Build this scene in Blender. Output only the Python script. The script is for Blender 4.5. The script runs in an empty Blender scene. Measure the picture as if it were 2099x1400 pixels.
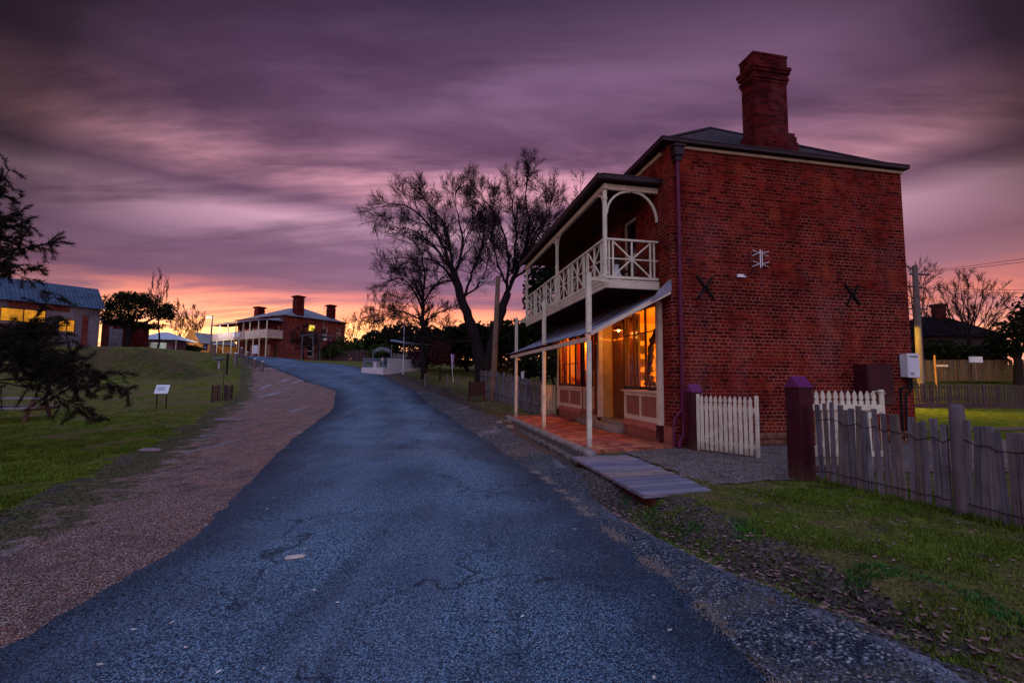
import bpy, math, random
from math import sin, cos, tan, pi, radians, sqrt, atan2, floor
from mathutils import Vector, Matrix, noise
from mathutils.geometry import tessellate_polygon

scene = bpy.context.scene
COL = scene.collection
V = Vector

# ---------------------------------------------------------------- camera model
CF = 940.0; CPT = radians(4.65); CRL = radians(0.46); CH = 1.5
def ray(px, py):
    u = (px - 1049.5) / CF; v = (700 - py) / CF
    c, s = cos(CRL), sin(CRL)
    u, v = u * c - v * s, u * s + v * c
    return V((u, cos(CPT) - v * sin(CPT), sin(CPT) + v * cos(CPT)))
def at(px, py, Y):
    r = ray(px, py); return V((0, 0, CH)) + r * (Y / r.y)

# ---------------------------------------------------------------- scene helpers
def tag(o, label=None, cat=None, group=None, kind=None):
    if label: o['label'] = label
    if cat: o['category'] = cat
    if group: o['group'] = group
    if kind: o['kind'] = kind
    return o
def thing(name, label, cat, loc=(0, 0, 0), rz=0.0, group=None, kind=None, rot=None):
    o = bpy.data.objects.new(name, None); COL.objects.link(o)
    o.empty_display_size = 0.2
    o.location = loc; o.rotation_euler = rot if rot else (0, 0, rz)
    return tag(o, label, cat, group, kind)
def copy_tree(o, parent=None, loc=None, rz=None, label=None):
    c = o.copy(); COL.objects.link(c); c.parent = parent
    if loc is not None: c.location = loc
    if rz is not None: c.rotation_euler = (0, 0, rz)
    if label: c['label'] = label
    for ch in [x for x in COL.objects if x.parent == o]:
        copy_tree(ch, c)
    return c

class MB:
    def __init__(s): s.v = []; s.f = []; s.m = []; s.sm = []; s.k = 0
    def add(s, vs, fs, m=None, smooth=False):
        b = len(s.v); s.v.extend([tuple(p) for p in vs])
        for f in fs:
            s.f.append(tuple(i + b for i in f)); s.m.append(s.k if m is None else m); s.sm.append(smooth)
    def box(s, x0, x1, y0, y1, z0, z1, m=None):
        s.add([(x0,y0,z0),(x1,y0,z0),(x1,y1,z0),(x0,y1,z0),(x0,y0,z1),(x1,y0,z1),(x1,y1,z1),(x0,y1,z1)],
              [(0,3,2,1),(4,5,6,7),(0,1,5,4),(1,2,6,5),(2,3,7,6),(3,0,4,7)], m)
        return s
    def bar(s, a, b, w, h, up=(0, 0, 1), m=None, w2=None, h2=None):
        a = V(a); b = V(b); d = (b - a).normalized(); up = V(up)
        if abs(d.dot(up)) > 0.98: up = V((0, 1, 0))
        x = d.cross(up).normalized(); y = x.cross(d).normalized()
        w2 = w if w2 is None else w2; h2 = h if h2 is None else h2
        vs = []
        for p, ww, hh in ((a, w, h), (b, w2, h2)):
            for sx, sy in ((-1,-1),(1,-1),(1,1),(-1,1)):
                vs.append(p + x * (sx * ww / 2) + y * (sy * hh / 2))
        s.add(vs, [(0,1,2,3),(7,6,5,4),(0,4,5,1),(1,5,6,2),(2,6,7,3),(3,7,4,0)], m)
        return s
    def tube(s, pts, rad, n=6, m=None, cap=True, smooth=True):
        pts = [V(p) for p in pts]
        if not hasattr(rad, '__len__'): rad = [rad] * len(pts)
        vs = []; fs = []
        x = None
        for i, p in enumerate(pts):
            d = (pts[min(i+1, len(pts)-1)] - pts[max(i-1, 0)])
            if d.length < 1e-9: d = V((0, 0, 1))
            d.normalize()
            if x is None:
                x = d.orthogonal().normalized()
            else:
                x = (x - d * x.dot(d))
                x = x.normalized() if x.length > 1e-6 else d.orthogonal().normalized()
            y = d.cross(x)
            for k in range(n):
                a = 2 * pi * k / n
                vs.append(p + (x * cos(a) + y * sin(a)) * rad[i])
        for i in range(len(pts) - 1):
            for k in range(n):
                k2 = (k + 1) % n
                fs.append((i*n+k, i*n+k2, (i+1)*n+k2, (i+1)*n+k))
        s.add(vs, fs, m, smooth)
        if cap:
            b = len(pts) - 1
            s.add([vs[k] for k in range(n)], [tuple(range(n - 1, -1, -1))], m)
            s.add([vs[b*n+k] for k in range(n)], [tuple(range(n))], m)
        return s
    def prism(s, poly, z0, z1, m=None):   # poly of (x, y)
        n = len(poly)
        vs = [(p[0], p[1], z0) for p in poly] + [(p[0], p[1], z1) for p in poly]
        s.add(vs, [tuple(range(n - 1, -1, -1)), tuple(range(n, 2 * n))] + [(i, (i+1) % n, n + (i+1) % n, n + i) for i in range(n)], m)
        return s
    def extr(s, poly, vec, m=None):       # planar 3d polygon extruded by vec
        n = len(poly); vec = V(vec)
        vs = [V(p) for p in poly] + [V(p) + vec for p in poly]
        s.add(vs, [tuple(range(n - 1, -1, -1)), tuple(range(n, 2 * n))] + [(i, (i+1) % n, n + (i+1) % n, n + i) for i in range(n)], m)
        return s
    def lathe(s, prof, c=(0, 0, 0), n=16, m=None):
        vs = []; c = V(c)
        for r, z in prof:
            for k in range(n): vs.append(c + V((r * cos(2*pi*k/n), r * sin(2*pi*k/n), z)))
        fs = [(i*n+k, i*n+(k+1) % n, (i+1)*n+(k+1) % n, (i+1)*n+k) for i in range(len(prof)-1) for k in range(n)]
        s.add(vs, fs, m, True); return s
    def quad(s, a, b, c, d, m=None): s.add([a, b, c, d], [(0, 1, 2, 3)], m); return s
    def build(s, name, mats, parent=None, bevel=0, fixn=True):
        me = bpy.data.meshes.new(name); me.from_pydata(s.v, [], s.f)
        if not isinstance(mats, (list, tuple)): mats = [mats]
        for mm in mats: me.materials.append(mm)
        me.polygons.foreach_set('material_index', s.m)
        me.polygons.foreach_set('use_smooth', s.sm)
        me.update()
        o = bpy.data.objects.new(name, me); COL.objects.link(o)
        if parent: o.parent = parent
        if bevel:
            b = o.modifiers.new('bevel', 'BEVEL'); b.width = bevel; b.segments = 1; b.limit_method = 'ANGLE'; b.angle_limit = radians(50)
        return o

# ---------------------------------------------------------------- materials
def lin(r, g, b):
    f = lambda c: (c / 255 / 12.92) if c / 255 <= 0.04045 else ((c / 255 + 0.055) / 1.055) ** 2.4
    return (f(r), f(g), f(b), 1)
class NT:
    def __init__(s, name):
        s.mat = bpy.data.materials.new(name); s.mat.use_nodes = True
        s.t = s.mat.node_tree; s.n = s.t.nodes; s.n.clear()
        s.out = s.n.new('ShaderNodeOutputMaterial')
        s.tc = s.n.new('ShaderNodeTexCoord')
    def l(s, a, b): s.t.links.new(a, b)
    def nd(s, typ, **kw):
        n = s.n.new(typ)
        for k, v in kw.items():
            if k.startswith('i_'):
                inp = n.inputs[k[2:].replace('_', ' ')]
                if hasattr(v, 'is_linked') or isinstance(v, bpy.types.NodeSocket): s.l(v, inp)
                else: inp.default_value = v
            else: setattr(n, k, v)
        return n
    def noise(s, scale, detail=4, vec=None, rough=0.55, dist=0.0, co='Object'):
        n = s.nd('ShaderNodeTexNoise'); n.inputs['Scale'].default_value = scale; n.inputs['Detail'].default_value = detail
        n.inputs['Roughness'].default_value = rough; n.inputs['Distortion'].default_value = dist
        s.l(vec if vec is not None else s.tc.outputs[co], n.inputs['Vector']); return n.outputs['Fac']
    def vor(s, scale, vec=None, out='Distance', co='Object', feature='F1'):
        n = s.nd('ShaderNodeTexVoronoi'); n.feature = feature; n.inputs['Scale'].default_value = scale
        s.l(vec if vec is not None else s.tc.outputs[co], n.inputs['Vector']); return n.outputs[out]
    def ramp(s, fac, stops, interp='LINEAR'):
        n = s.nd('ShaderNodeValToRGB'); n.color_ramp.interpolation = interp
        e = n.color_ramp.elements
        while len(e) < len(stops): e.new(0.5)
        for i, (p, c) in enumerate(stops):
            e[i].position = p; e[i].color = c if len(c) == 4 else (*c, 1)
        s.l(fac, n.inputs['Fac']); return n.outputs['Color']
    def mix(s, a, b, fac, mode='MIX'):
        n = s.nd('ShaderNodeMix', data_type='RGBA', blend_type=mode)
        for val, k in ((fac, 0), (a, 6), (b, 7)):
            if isinstance(val, bpy.types.NodeSocket): s.l(val, n.inputs[k])
            else: n.inputs[k].default_value = val if k == 0 else (val if len(val) == 4 else (*val, 1))
        return n.outputs[2]
    def math(s, op, a, b=0.0, c=None, clamp=False):
        n = s.nd('ShaderNodeMath', operation=op, use_clamp=clamp)
        for i, val in enumerate((a, b, c)):
            if val is None: continue
            if isinstance(val, bpy.types.NodeSocket): s.l(val, n.inputs[i])
            else: n.inputs[i].default_value = val
        return n.outputs[0]
    def mapping(s, scale=(1, 1, 1), loc=(0, 0, 0), rot=(0, 0, 0), vec=None):
        n = s.nd('ShaderNodeMapping'); n.inputs['Scale'].default_value = scale; n.inputs['Location'].default_value = loc; n.inputs['Rotation'].default_value = rot
        s.l(vec if vec is not None else s.tc.outputs['Object'], n.inputs['Vector']); return n.outputs[0]
    def bsdf(s, col, rough=0.8, bump=None, bstr=0.4, bdist=0.01, metal=0.0, spec=None):
        b = s.nd('ShaderNodeBsdfPrincipled')
        for val, k in ((col, 'Base Color'), (rough, 'Roughness')):
            if isinstance(val, bpy.types.NodeSocket): s.l(val, b.inputs[k])
            else: b.inputs[k].default_value = val if k == 'Roughness' else (val if len(val) == 4 else (*val, 1))
        b.inputs['Metallic'].default_value = metal
        if spec is not None: b.inputs['Specular IOR Level'].default_value = spec
        if bump is not None:
            bp = s.nd('ShaderNodeBump'); bp.inputs['Strength'].default_value = bstr; bp.inputs['Distance'].default_value = bdist
            s.l(bump, bp.inputs['Height']); s.l(bp.outputs[0], b.inputs['Normal'])
        s.l(b.outputs[0], s.out.inputs[0]); return b
def hsvar(c, k): return tuple(max(0, x * k) for x in c[:3])

def m_plain(name, c, rough=0.7, var=0.3, scale=6, spec=0.12, metal=0, bump=0.15):
    t = NT(name); n = t.noise(scale, 5); n2 = t.noise(scale * 9, 3)
    f = t.math('ADD', t.math('MULTIPLY', n, 0.7), t.math('MULTIPLY', n2, 0.3))
    col = t.ramp(f, [(0.3, hsvar(c, 1 - var)), (0.7, hsvar(c, 1 + var))])
    t.bsdf(col, rough, n2, bump, 0.005, metal, spec); return t.mat
def m_brick(name, base=(0.20, 0.0145, 0.010), mortar=(0.50, 0.19, 0.14), dark=(0.028, 0.005, 0.006), bw=0.24, rh=0.086, patch=1.0, bond=True, fl=False, ms=0.0085):
    t = NT(name)
    sx = t.nd('ShaderNodeSeparateXYZ'); t.l(t.tc.outputs['Object'], sx.inputs[0])
    u = sx.outputs[0] if fl else t.math('ADD', sx.outputs[0], sx.outputs[1])
    v = sx.outputs[1] if fl else sx.outputs[2]
    wob = t.noise(2.3, 3); wob2 = t.noise(16, 2)
    v2 = t.math('ADD', v, t.math('MULTIPLY', t.math('ADD', t.math('SUBTRACT', wob, 0.5), t.math('MULTIPLY', t.math('SUBTRACT', wob2, 0.5), 0.35)), 0.022))
    u2 = t.math('ADD', u, t.math('MULTIPLY', t.math('SUBTRACT', wob2, 0.5), 0.03))
    cb = t.nd('ShaderNodeCombineXYZ'); t.l(u2, cb.inputs[0]); t.l(v2, cb.inputs[1])
    def bt(width):
        b = t.nd('ShaderNodeTexBrick'); t.l(cb.outputs[0], b.inputs['Vector'])
        b.inputs['Scale'].default_value = 1; b.inputs['Brick Width'].default_value = width; b.inputs['Row Height'].default_value = rh
        b.inputs['Mortar Size'].default_value = ms; b.inputs['Mortar Smooth'].default_value = 0.3; b.inputs['Bias'].default_value = 0.0
        b.inputs['Color1'].default_value = (0, 0, 0, 1); b.inputs['Color2'].default_value = (1, 1, 1, 1); b.inputs['Mortar'].default_value = (0.5, 0.5, 0.5, 1)
        return b
    b1 = bt(bw)
    if bond:
        b2 = bt(bw / 2)
        row = t.math('MODULO', t.math('FLOOR', t.math('DIVIDE', t.math('ADD', v2, 100 * rh), rh)), 4.0)
        isrow = t.math('LESS_THAN', row, 0.5)
        rnd = t.mix(b1.outputs['Color'], b2.outputs['Color'], isrow); mort = t.math('ADD', t.math('MULTIPLY', b1.outputs['Fac'], t.math('SUBTRACT', 1, isrow)), t.math('MULTIPLY', b2.outputs['Fac'], isrow))
    else:
        rnd = b1.outputs['Color']; mort = b1.outputs['Fac']
    bc = t.ramp(rnd, [(0.0, dark), (0.25, hsvar(base, 0.5)), (0.6, base), (1.0, (base[0]*1.35, base[1]*1.6, base[2]*1.3))])
    big = t.noise(0.75, 5, rough=0.65); mid = t.noise(5, 4)
    bc = t.mix(bc, hsvar(base, 0.85), 0.25)
    bc = t.mix(bc, dark, t.ramp(big, [(0.45, (0, 0, 0)), (0.68, (0.75 * patch,) * 3)]))
    bc = t.mix(bc, (base[0]*1.7, base[1]*3.4, base[2]*1.8), t.ramp(t.noise(1.3, 4), [(0.55, (0, 0, 0)), (0.72, (0.65,) * 3)]))
    bc = t.mix(bc, (0.16, 0.05, 0.055), t.ramp(t.noise(0.9, 6, vec=t.mapping((1, 1, .35), loc=(3, 1, 2)), rough=.7), [(0.52, (0, 0, 0)), (0.7, (0.55 * patch,) * 3)]))
    wear = t.ramp(t.noise(1.1, 4, rough=0.7), [(0.36, (0.12,) * 3), (0.6, (1, 1, 1))])
    if bond: wear = t.math('MULTIPLY', wear, t.ramp(t.math('DIVIDE', sx.outputs[2], 9.0), [(0.0, (1, 1, 1)), (0.38, (.9,) * 3), (0.8, (.35,) * 3)]))
    mfac = t.math('MULTIPLY', mort, wear)
    col = t.mix(bc, mortar, mfac)
    col = t.mix(col, t.mix(col, (0.5, 0.5, 0.5), 1.0, 'MULTIPLY'), t.ramp(mid, [(0.5, (0, 0, 0)), (0.75, (0.8,) * 3)]))
    hgt = t.math('SUBTRACT', t.math('MULTIPLY', t.noise(60, 3), 0.35), mort)
    t.bsdf(col, 1.0, hgt, 0.8, 0.012, 0, 0.03); return t.mat
def m_iron(name, c=(0.22, 0.22, 0.27), axis=0, pitch=0.076, rough=0.5, rust=0.35, metal=0.25):
    t = NT(name); sx = t.nd('ShaderNodeSeparateXYZ'); t.l(t.tc.outputs['Object'], sx.inputs[0])
    w = t.math('SINE', t.math('MULTIPLY', sx.outputs[axis], 2 * pi / pitch))
    n = t.noise(1.6, 5); n2 = t.noise(22, 3)
    col = t.ramp(n, [(0.3, hsvar(c, 0.55)), (0.5, c), (0.75, hsvar(c, 1.3))])
    col = t.mix(col, (0.16, 0.07, 0.05), t.ramp(t.noise(2.2, 6, rough=0.7), [(0.5, (0, 0, 0)), (0.7, (rust,) * 3)]))
    sc = [3, 3, 3]; sc[axis] = 14
    col = t.mix(col, hsvar(c, 0.5), t.ramp(t.noise(1, 3, vec=t.mapping(tuple(sc))), [(0.55, (0, 0, 0)), (0.8, (0.5,) * 3)]))
    t.bsdf(col, t.math('ADD', rough, t.math('MULTIPLY', n2, 0.25)), w, 1.0, 0.02, metal, 0.25); return t.mat
def m_wood(name, c, axis=2, rough=0.85, var=0.45, grain=30):
    t = NT(name); oi = t.nd('ShaderNodeObjectInfo')
    sc = [grain] * 3; sc[axis] = 1.6
    off = t.nd('ShaderNodeCombineXYZ'); t.l(t.math('MULTIPLY', oi.outputs['Random'], 37.0), off.inputs[0]); t.l(t.math('MULTIPLY', oi.outputs['Random'], 11.0), off.inputs[2])
    va = t.nd('ShaderNodeVectorMath', operation='ADD'); t.l(t.tc.outputs['Object'], va.inputs[0]); t.l(off.outputs[0], va.inputs[1])
    n = t.noise(1, 6, vec=t.mapping(tuple(sc), vec=va.outputs[0]), rough=0.7); big = t.noise(2.5, 4, vec=va.outputs[0])
    f = t.math('ADD', t.math('MULTIPLY', n, 0.6), t.math('MULTIPLY', big, 0.4))
    col = t.ramp(f, [(0.3, hsvar(c, 1 - var)), (0.55, c), (0.72, hsvar(c, 1 + var))])
    tone = t.ramp(oi.outputs['Random'], [(0.0, (0.62, 0.6, 0.72)), (0.35, (1.0, 0.92, 0.95)), (0.6, (1.15, 0.85, 0.62)), (0.8, (0.85, 0.8, 0.9)), (1.0, (1.3, 1.2, 1.25))])
    col = t.mix(col, tone, 0.85, 'MULTIPLY')
    t.bsdf(col, rough, n, 0.7, 0.008, 0, 0.06); return t.mat
def m_paint(name, c, rough=0.55, grime=0.35, dirt=False):
    t = NT(name); n = t.noise(3, 6, rough=0.7); n2 = t.noise(45, 3)
    col = t.ramp(n, [(0.3, hsvar(c, 1 - grime)), (0.55, c)])
    chips = t.ramp(t.noise(26, 4, rough=0.6), [(0.70, (0, 0, 0)), (0.74, (0.6,) * 3)])
    col = t.mix(col, hsvar(c, 0.35), chips)
    if dirt:
        gz = t.nd('ShaderNodeSeparateXYZ'); t.l(t.tc.outputs['Object'], gz.inputs[0])
        col = t.mix(col, (0.10, 0.055, 0.035), t.math('MULTIPLY', t.ramp(t.math('ADD', gz.outputs[2], t.math('MULTIPLY', t.noise(9, 4), .5)), [(0.22, (1, 1, 1)), (0.55, (0, 0, 0))]), .65))
        streak = t.noise(1, 4, vec=t.mapping((18, 18, 1.2)), rough=.7)
        col = t.mix(col, hsvar(c, .55), t.ramp(streak, [(0.52, (0, 0, 0)), (0.72, (.6,) * 3)]))
    t.bsdf(col, rough, n2, 0.15, 0.003, 0, 0.2); return t.mat
def m_emit(name, c, strength):
    t = NT(name); e = t.nd('ShaderNodeEmission'); e.inputs[0].default_value = (*c[:3], 1); e.inputs[1].default_value = strength
    t.l(e.outputs[0], t.out.inputs[0]); return t.mat
def m_litwin(name, c, strength, scale=1.2):
    t = NT(name); n = t.noise(scale, 3); e = t.nd('ShaderNodeEmission'); e.inputs[1].default_value = strength
    t.l(t.ramp(n, [(0.35, hsvar(c, 0.35)), (0.6, c)]), e.inputs[0]); t.l(e.outputs[0], t.out.inputs[0]); return t.mat
def m_glass(name, tint=(1, 1, 1), refl=0.12):
    t = NT(name); tr = t.nd('ShaderNodeBsdfTransparent'); tr.inputs[0].default_value = (*tint, 1)
    gl = t.nd('ShaderNodeBsdfGlossy'); gl.inputs['Roughness'].default_value = 0.03; gl.inputs[0].default_value = (0.9, 0.9, 1, 1)
    fr = t.nd('ShaderNodeFresnel'); fr.inputs[0].default_value = 1.4
    mx = t.nd('ShaderNodeMixShader'); ge = t.nd('ShaderNodeNewGeometry'); t.l(t.math('MULTIPLY', t.math('MULTIPLY', fr.outputs[0], 0.7), t.math('SUBTRACT', 1.0, ge.outputs['Backfacing'])), mx.inputs[0]); t.l(tr.outputs[0], mx.inputs[1]); t.l(gl.outputs[0], mx.inputs[2])
    t.l(mx.outputs[0], t.out.inputs[0]); return t.mat
def m_leaf(name, c, var=0.5, rough=0.7, transl=0.2):
    t = NT(name); g = t.nd('ShaderNodeNewGeometry')
    f = t.math('ADD', t.math('MULTIPLY', g.outputs['Random Per Island'], 0.5), t.math('MULTIPLY', t.noise(0.9, 3), 0.5))
    col = t.ramp(f, [(0.2, hsvar(c, 1 - var)), (0.5, c), (0.85, hsvar(c, 1 + var))])
    b = t.bsdf(col, 1.0, None, spec=0.02); return t.mat

M = {}
M['brick'] = m_brick('weathered red brick')
M['brick_front'] = m_brick('front red brick', base=(0.30, 0.03, 0.02), patch=0.6)
M['chimney_brick'] = m_brick('chimney brick', base=(0.12, 0.012, 0.013), mortar=(0.15, 0.05, 0.05), dark=(0.025, 0.005, 0.007), patch=1.1)
M['paver'] = m_brick('brick paving', base=(0.62, 0.16, 0.10), mortar=(0.05, 0.03, 0.03), dark=(0.20, 0.07, 0.07), bw=0.23, rh=0.115, patch=0.9, bond=False, fl=True, ms=0.006)
M['hotel_brick'] = m_brick('hotel brick', base=(0.24, 0.045, 0.038), mortar=(0.20, 0.08, 0.07), dark=(0.11, 0.03, 0.03), patch=0.5)
M['roof'] = m_iron('corrugated roof iron, dull purple', (0.05, 0.022, 0.028), axis=0, rust=0.5, metal=0.0, rough=.75)
M['roof_y'] = m_iron('corrugated roof iron across', (0.05, 0.022, 0.028), axis=1, rust=0.5, metal=0.0, rough=.75)
M['awning'] = m_iron('corrugated awning iron', (0.25, 0.23, 0.31), axis=1, rust=0.75, rough=0.38)
M['hroof'] = m_iron('hotel roof iron', (0.22, 0.21, 0.25), axis=0, pitch=0.3, rust=0.2, rough=0.5)
M['shedroof'] = m_iron('shed roof iron', (0.055, 0.075, 0.13), axis=0, pitch=0.25, rust=0.15, rough=0.5)
M['cream'] = m_paint('cream paint', (0.78, 0.60, 0.44), grime=.3)
M['cream_white'] = m_paint('pale cream paint', (0.82, 0.70, 0.52), grime=0.35, dirt=True)
M['maroon'] = m_paint('maroon paint', (0.13, 0.012, 0.045), rough=0.35, grime=0.45)
M['maroon_cap'] = m_paint('maroon paint cap', (0.16, 0.025, 0.11), rough=0.3, grime=0.2)
M['maroon_dark'] = m_paint('dark maroon paint', (0.06, 0.006, 0.015), rough=0.5, grime=.5, dirt=True)
M['gutter'] = m_paint('dark gutter paint', (0.035, 0.012, 0.018), rough=0.45)
M['salmon'] = m_paint('salmon plinth paint', (0.50, 0.15, 0.10), rough=0.6, grime=0.45, dirt=True)
M['salmon_panel'] = m_paint('salmon panel paint', (0.36, 0.13, 0.09), rough=0.55)
M['brown_door'] = m_paint('brown door gloss', (0.19, 0.05, 0.02), rough=0.22, grime=0.3)
M['dark_wood'] = m_paint('dark stained joinery', (0.045, 0.015, 0.012), rough=0.4)
M['soffit'] = m_wood('soffit boards', (0.075, 0.018, 0.018), axis=1)
M['paling'] = m_wood('weathered grey paling', (0.185, 0.165, 0.175), axis=2, var=.75, grain=45)
M['paling_far'] = m_wood('dark old paling', (0.12, 0.07, 0.075), axis=2)
M['paling_warm'] = m_wood('pale paling timber', (0.17, 0.11, 0.065), axis=2)
M['polewood'] = m_wood('pole timber', (0.20, 0.15, 0.14), axis=2, grain=14)
M['plank'] = m_wood('bleached plank', (0.27, 0.225, 0.26), axis=0)
M['stone'] = m_plain('kerb stone', (0.26, 0.20, 0.175), 0.9, 0.4, 5, bump=0.6)
M['cobble'] = m_plain('mossy cobble stone', (0.15, 0.115, 0.10), 0.9, 0.5, 6, bump=0.6)
M['rubble'] = m_plain('rubble footing stone', (0.20, 0.085, 0.055), 0.95, 0.5, 5, bump=0.8)
M['black'] = m_plain('black iron', (0.012, 0.010, 0.012), 0.5, 0.3)
M['wire'] = m_plain('rusty wire', (0.03, 0.018, 0.015), 0.6, 0.3)
M['white'] = m_paint('white enamel', (0.74, 0.70, 0.74), rough=0.35, grime=0.1)
M['galv'] = m_plain('galvanised steel', (0.40, 0.40, 0.44), 0.4, 0.2, metal=0.6)
M['alu'] = m_plain('aluminium rods', (0.80, 0.78, 0.82), 0.3, 0.1, metal=0.3)
M['glass'] = m_glass('window glass', (.95, .9, .85))
M['dark_glass'] = m_plain('dark window glass', (0.012, 0.010, 0.016), 0.12, 0.2, spec=0.6, bump=0.0)
M['room'] = m_plain('ochre interior wall', (0.84, 0.52, 0.12), 0.8, 0.1, 2)
M['red_cloth'] = m_plain('red cloth', (0.62, 0.06, 0.03), 0.8, 0.4, 4)
M['orange_cloth'] = m_plain('orange cloth', (0.75, 0.32, 0.08), 0.8, 0.4, 9)
M['garland'] = m_plain('dried garland', (0.05, 0.032, 0.02), 0.8, 0.7, 14)
M['print'] = m_plain('printed picture', (0.09, 0.06, 0.05), 0.6, 0.8, 9)
M['paper'] = m_plain('paper card', (0.62, 0.55, 0.42), 0.7, 0.3, 12)
M['frame_wood'] = m_plain('picture frame wood', (0.30, 0.14, 0.05), 0.5, 0.3)
M['bark'] = m_plain('dark bark', (0.022, 0.014, 0.015), 0.95, 0.5, 7, bump=0.8)
M['bark_far'] = m_plain('purplish bark', (0.03, 0.018, 0.02), 0.95, 0.4, 3, bump=0.3)
M['leaf_dark'] = m_leaf('dark evergreen leaves', (0.020, 0.022, 0.010), 0.6)
M['leaf_green'] = m_leaf('green hedge leaves', (0.042, 0.055, 0.014), 0.6)
M['leaf_needle'] = m_leaf('dark needle foliage', (0.030, 0.024, 0.016), 0.6)
M['leaf_red'] = m_leaf('reddish leaves', (0.075, 0.022, 0.022), 0.5)
M['leaf_fall'] = m_leaf('fallen leaves', (0.26, 0.13, 0.115), 0.95)
M['leaf_orange'] = m_leaf('orange fallen leaves', (0.50, 0.16, 0.05), 0.4)
M['grassblade'] = m_leaf('grass blades', (0.12, 0.155, 0.02), 0.95)
M['weed'] = m_leaf('green weeds', (0.05, 0.13, 0.03), 0.5)
M['whitewall'] = m_paint('white rendered wall', (0.72, 0.60, 0.62), grime=0.25)
M['bluerail'] = m_paint('blue grey rail', (0.22, 0.28, 0.36))
M['board_white'] = m_paint('white board', (0.78, 0.72, 0.75), grime=0.1)
M['lamplit_ochre'] = m_plain('lamplit ochre weatherboard', (0.75, 0.30, 0.07), 0.8, 0.3, 1)  # street lamp's orange glow is put into the wall colour itself
M['shedwall'] = m_plain('patched shed wall', (0.20, 0.155, 0.18), 0.8, 0.7, 0.45)
M['ink'] = m_plain('dark ink', (0.03, 0.02, 0.05), 0.7, 0.2)
M['yellowmetal'] = m_plain('lamp housing', (0.35, 0.3, 0.25), 0.5, 0.2)

# ground, asphalt, gravel
def m_ground():
    t = NT('grass and dirt ground'); a = t.nd('ShaderNodeAttribute', attribute_name='mask')
    sx = t.nd('ShaderNodeSeparateColor'); t.l(a.outputs['Color'], sx.inputs[0])
    n1 = t.noise(0.55, 6, rough=0.65); n2 = t.noise(3.2, 6, rough=0.7); n3 = t.noise(26, 4, rough=0.7); n4 = t.noise(140, 2)
    g = t.ramp(t.math('ADD', t.math('MULTIPLY', n2, .55), t.math('MULTIPLY', n3, .45)), [(0.36, (0.010, 0.016, 0.004)), (0.5, (0.11, 0.13, 0.014)), (0.60, (0.30, 0.29, 0.035))])
    g = t.mix(g, t.mix((0.32, 0.20, 0.10), (0.09, 0.055, 0.03), t.ramp(n3, [(0.42, (1, 1, 1)), (0.56, (0, 0, 0))])), t.ramp(t.math('ADD', n1, t.math('MULTIPLY', t.math('SUBTRACT', a.outputs['Alpha'], 0.5), 0.30)), [(0.42, (0, 0, 0)), (0.64, (0.85,) * 3)]))
    g = t.mix(g, (0.03, 0.02, 0.014), t.ramp(n3, [(0.50, (0, 0, 0)), (0.68, (0.85,) * 3)]))
    d = t.ramp(n3, [(0.36, (0.025, 0.016, 0.015)), (0.5, (0.11, 0.075, 0.062)), (0.64, (0.24, 0.17, 0.15))])
    pk = t.ramp(n4, [(0.35, (0.09, 0.05, 0.05)), (0.5, (0.30, 0.165, 0.14)), (0.66, (0.46, 0.32, 0.29))])
    pk = t.mix(pk, (0.14, 0.09, 0.10), t.ramp(n2, [(0.45, (0, 0, 0)), (0.65, (0.6,) * 3)]))
    edge = t.math('ADD', t.math('MULTIPLY', t.math('SUBTRACT', n2, 0.5), 1.6), t.math('MULTIPLY', t.math('SUBTRACT', n3, 0.5), 0.6))
    fg = t.ramp(t.math('ADD', sx.outputs[0], edge), [(0.42, (0, 0, 0)), (0.58, (1, 1, 1))])
    col = t.mix(d, g, fg)
    fp = t.ramp(t.math('ADD', sx.outputs[1], t.math('MULTIPLY', edge, 0.5)), [(0.4, (0, 0, 0)), (0.6, (1, 1, 1))])
    col = t.mix(col, pk, fp)
    fd = t.math('MULTIPLY', sx.outputs[2], 0.8)
    col = t.mix(col, (0.035, 0.02, 0.022), fd)
    h = t.math('ADD', t.math('MULTIPLY', n3, 0.7), t.math('MULTIPLY', n4, 0.3))
    t.bsdf(col, 1.0, h, 1.0, 0.06, 0, 0.0); return t.mat
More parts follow.
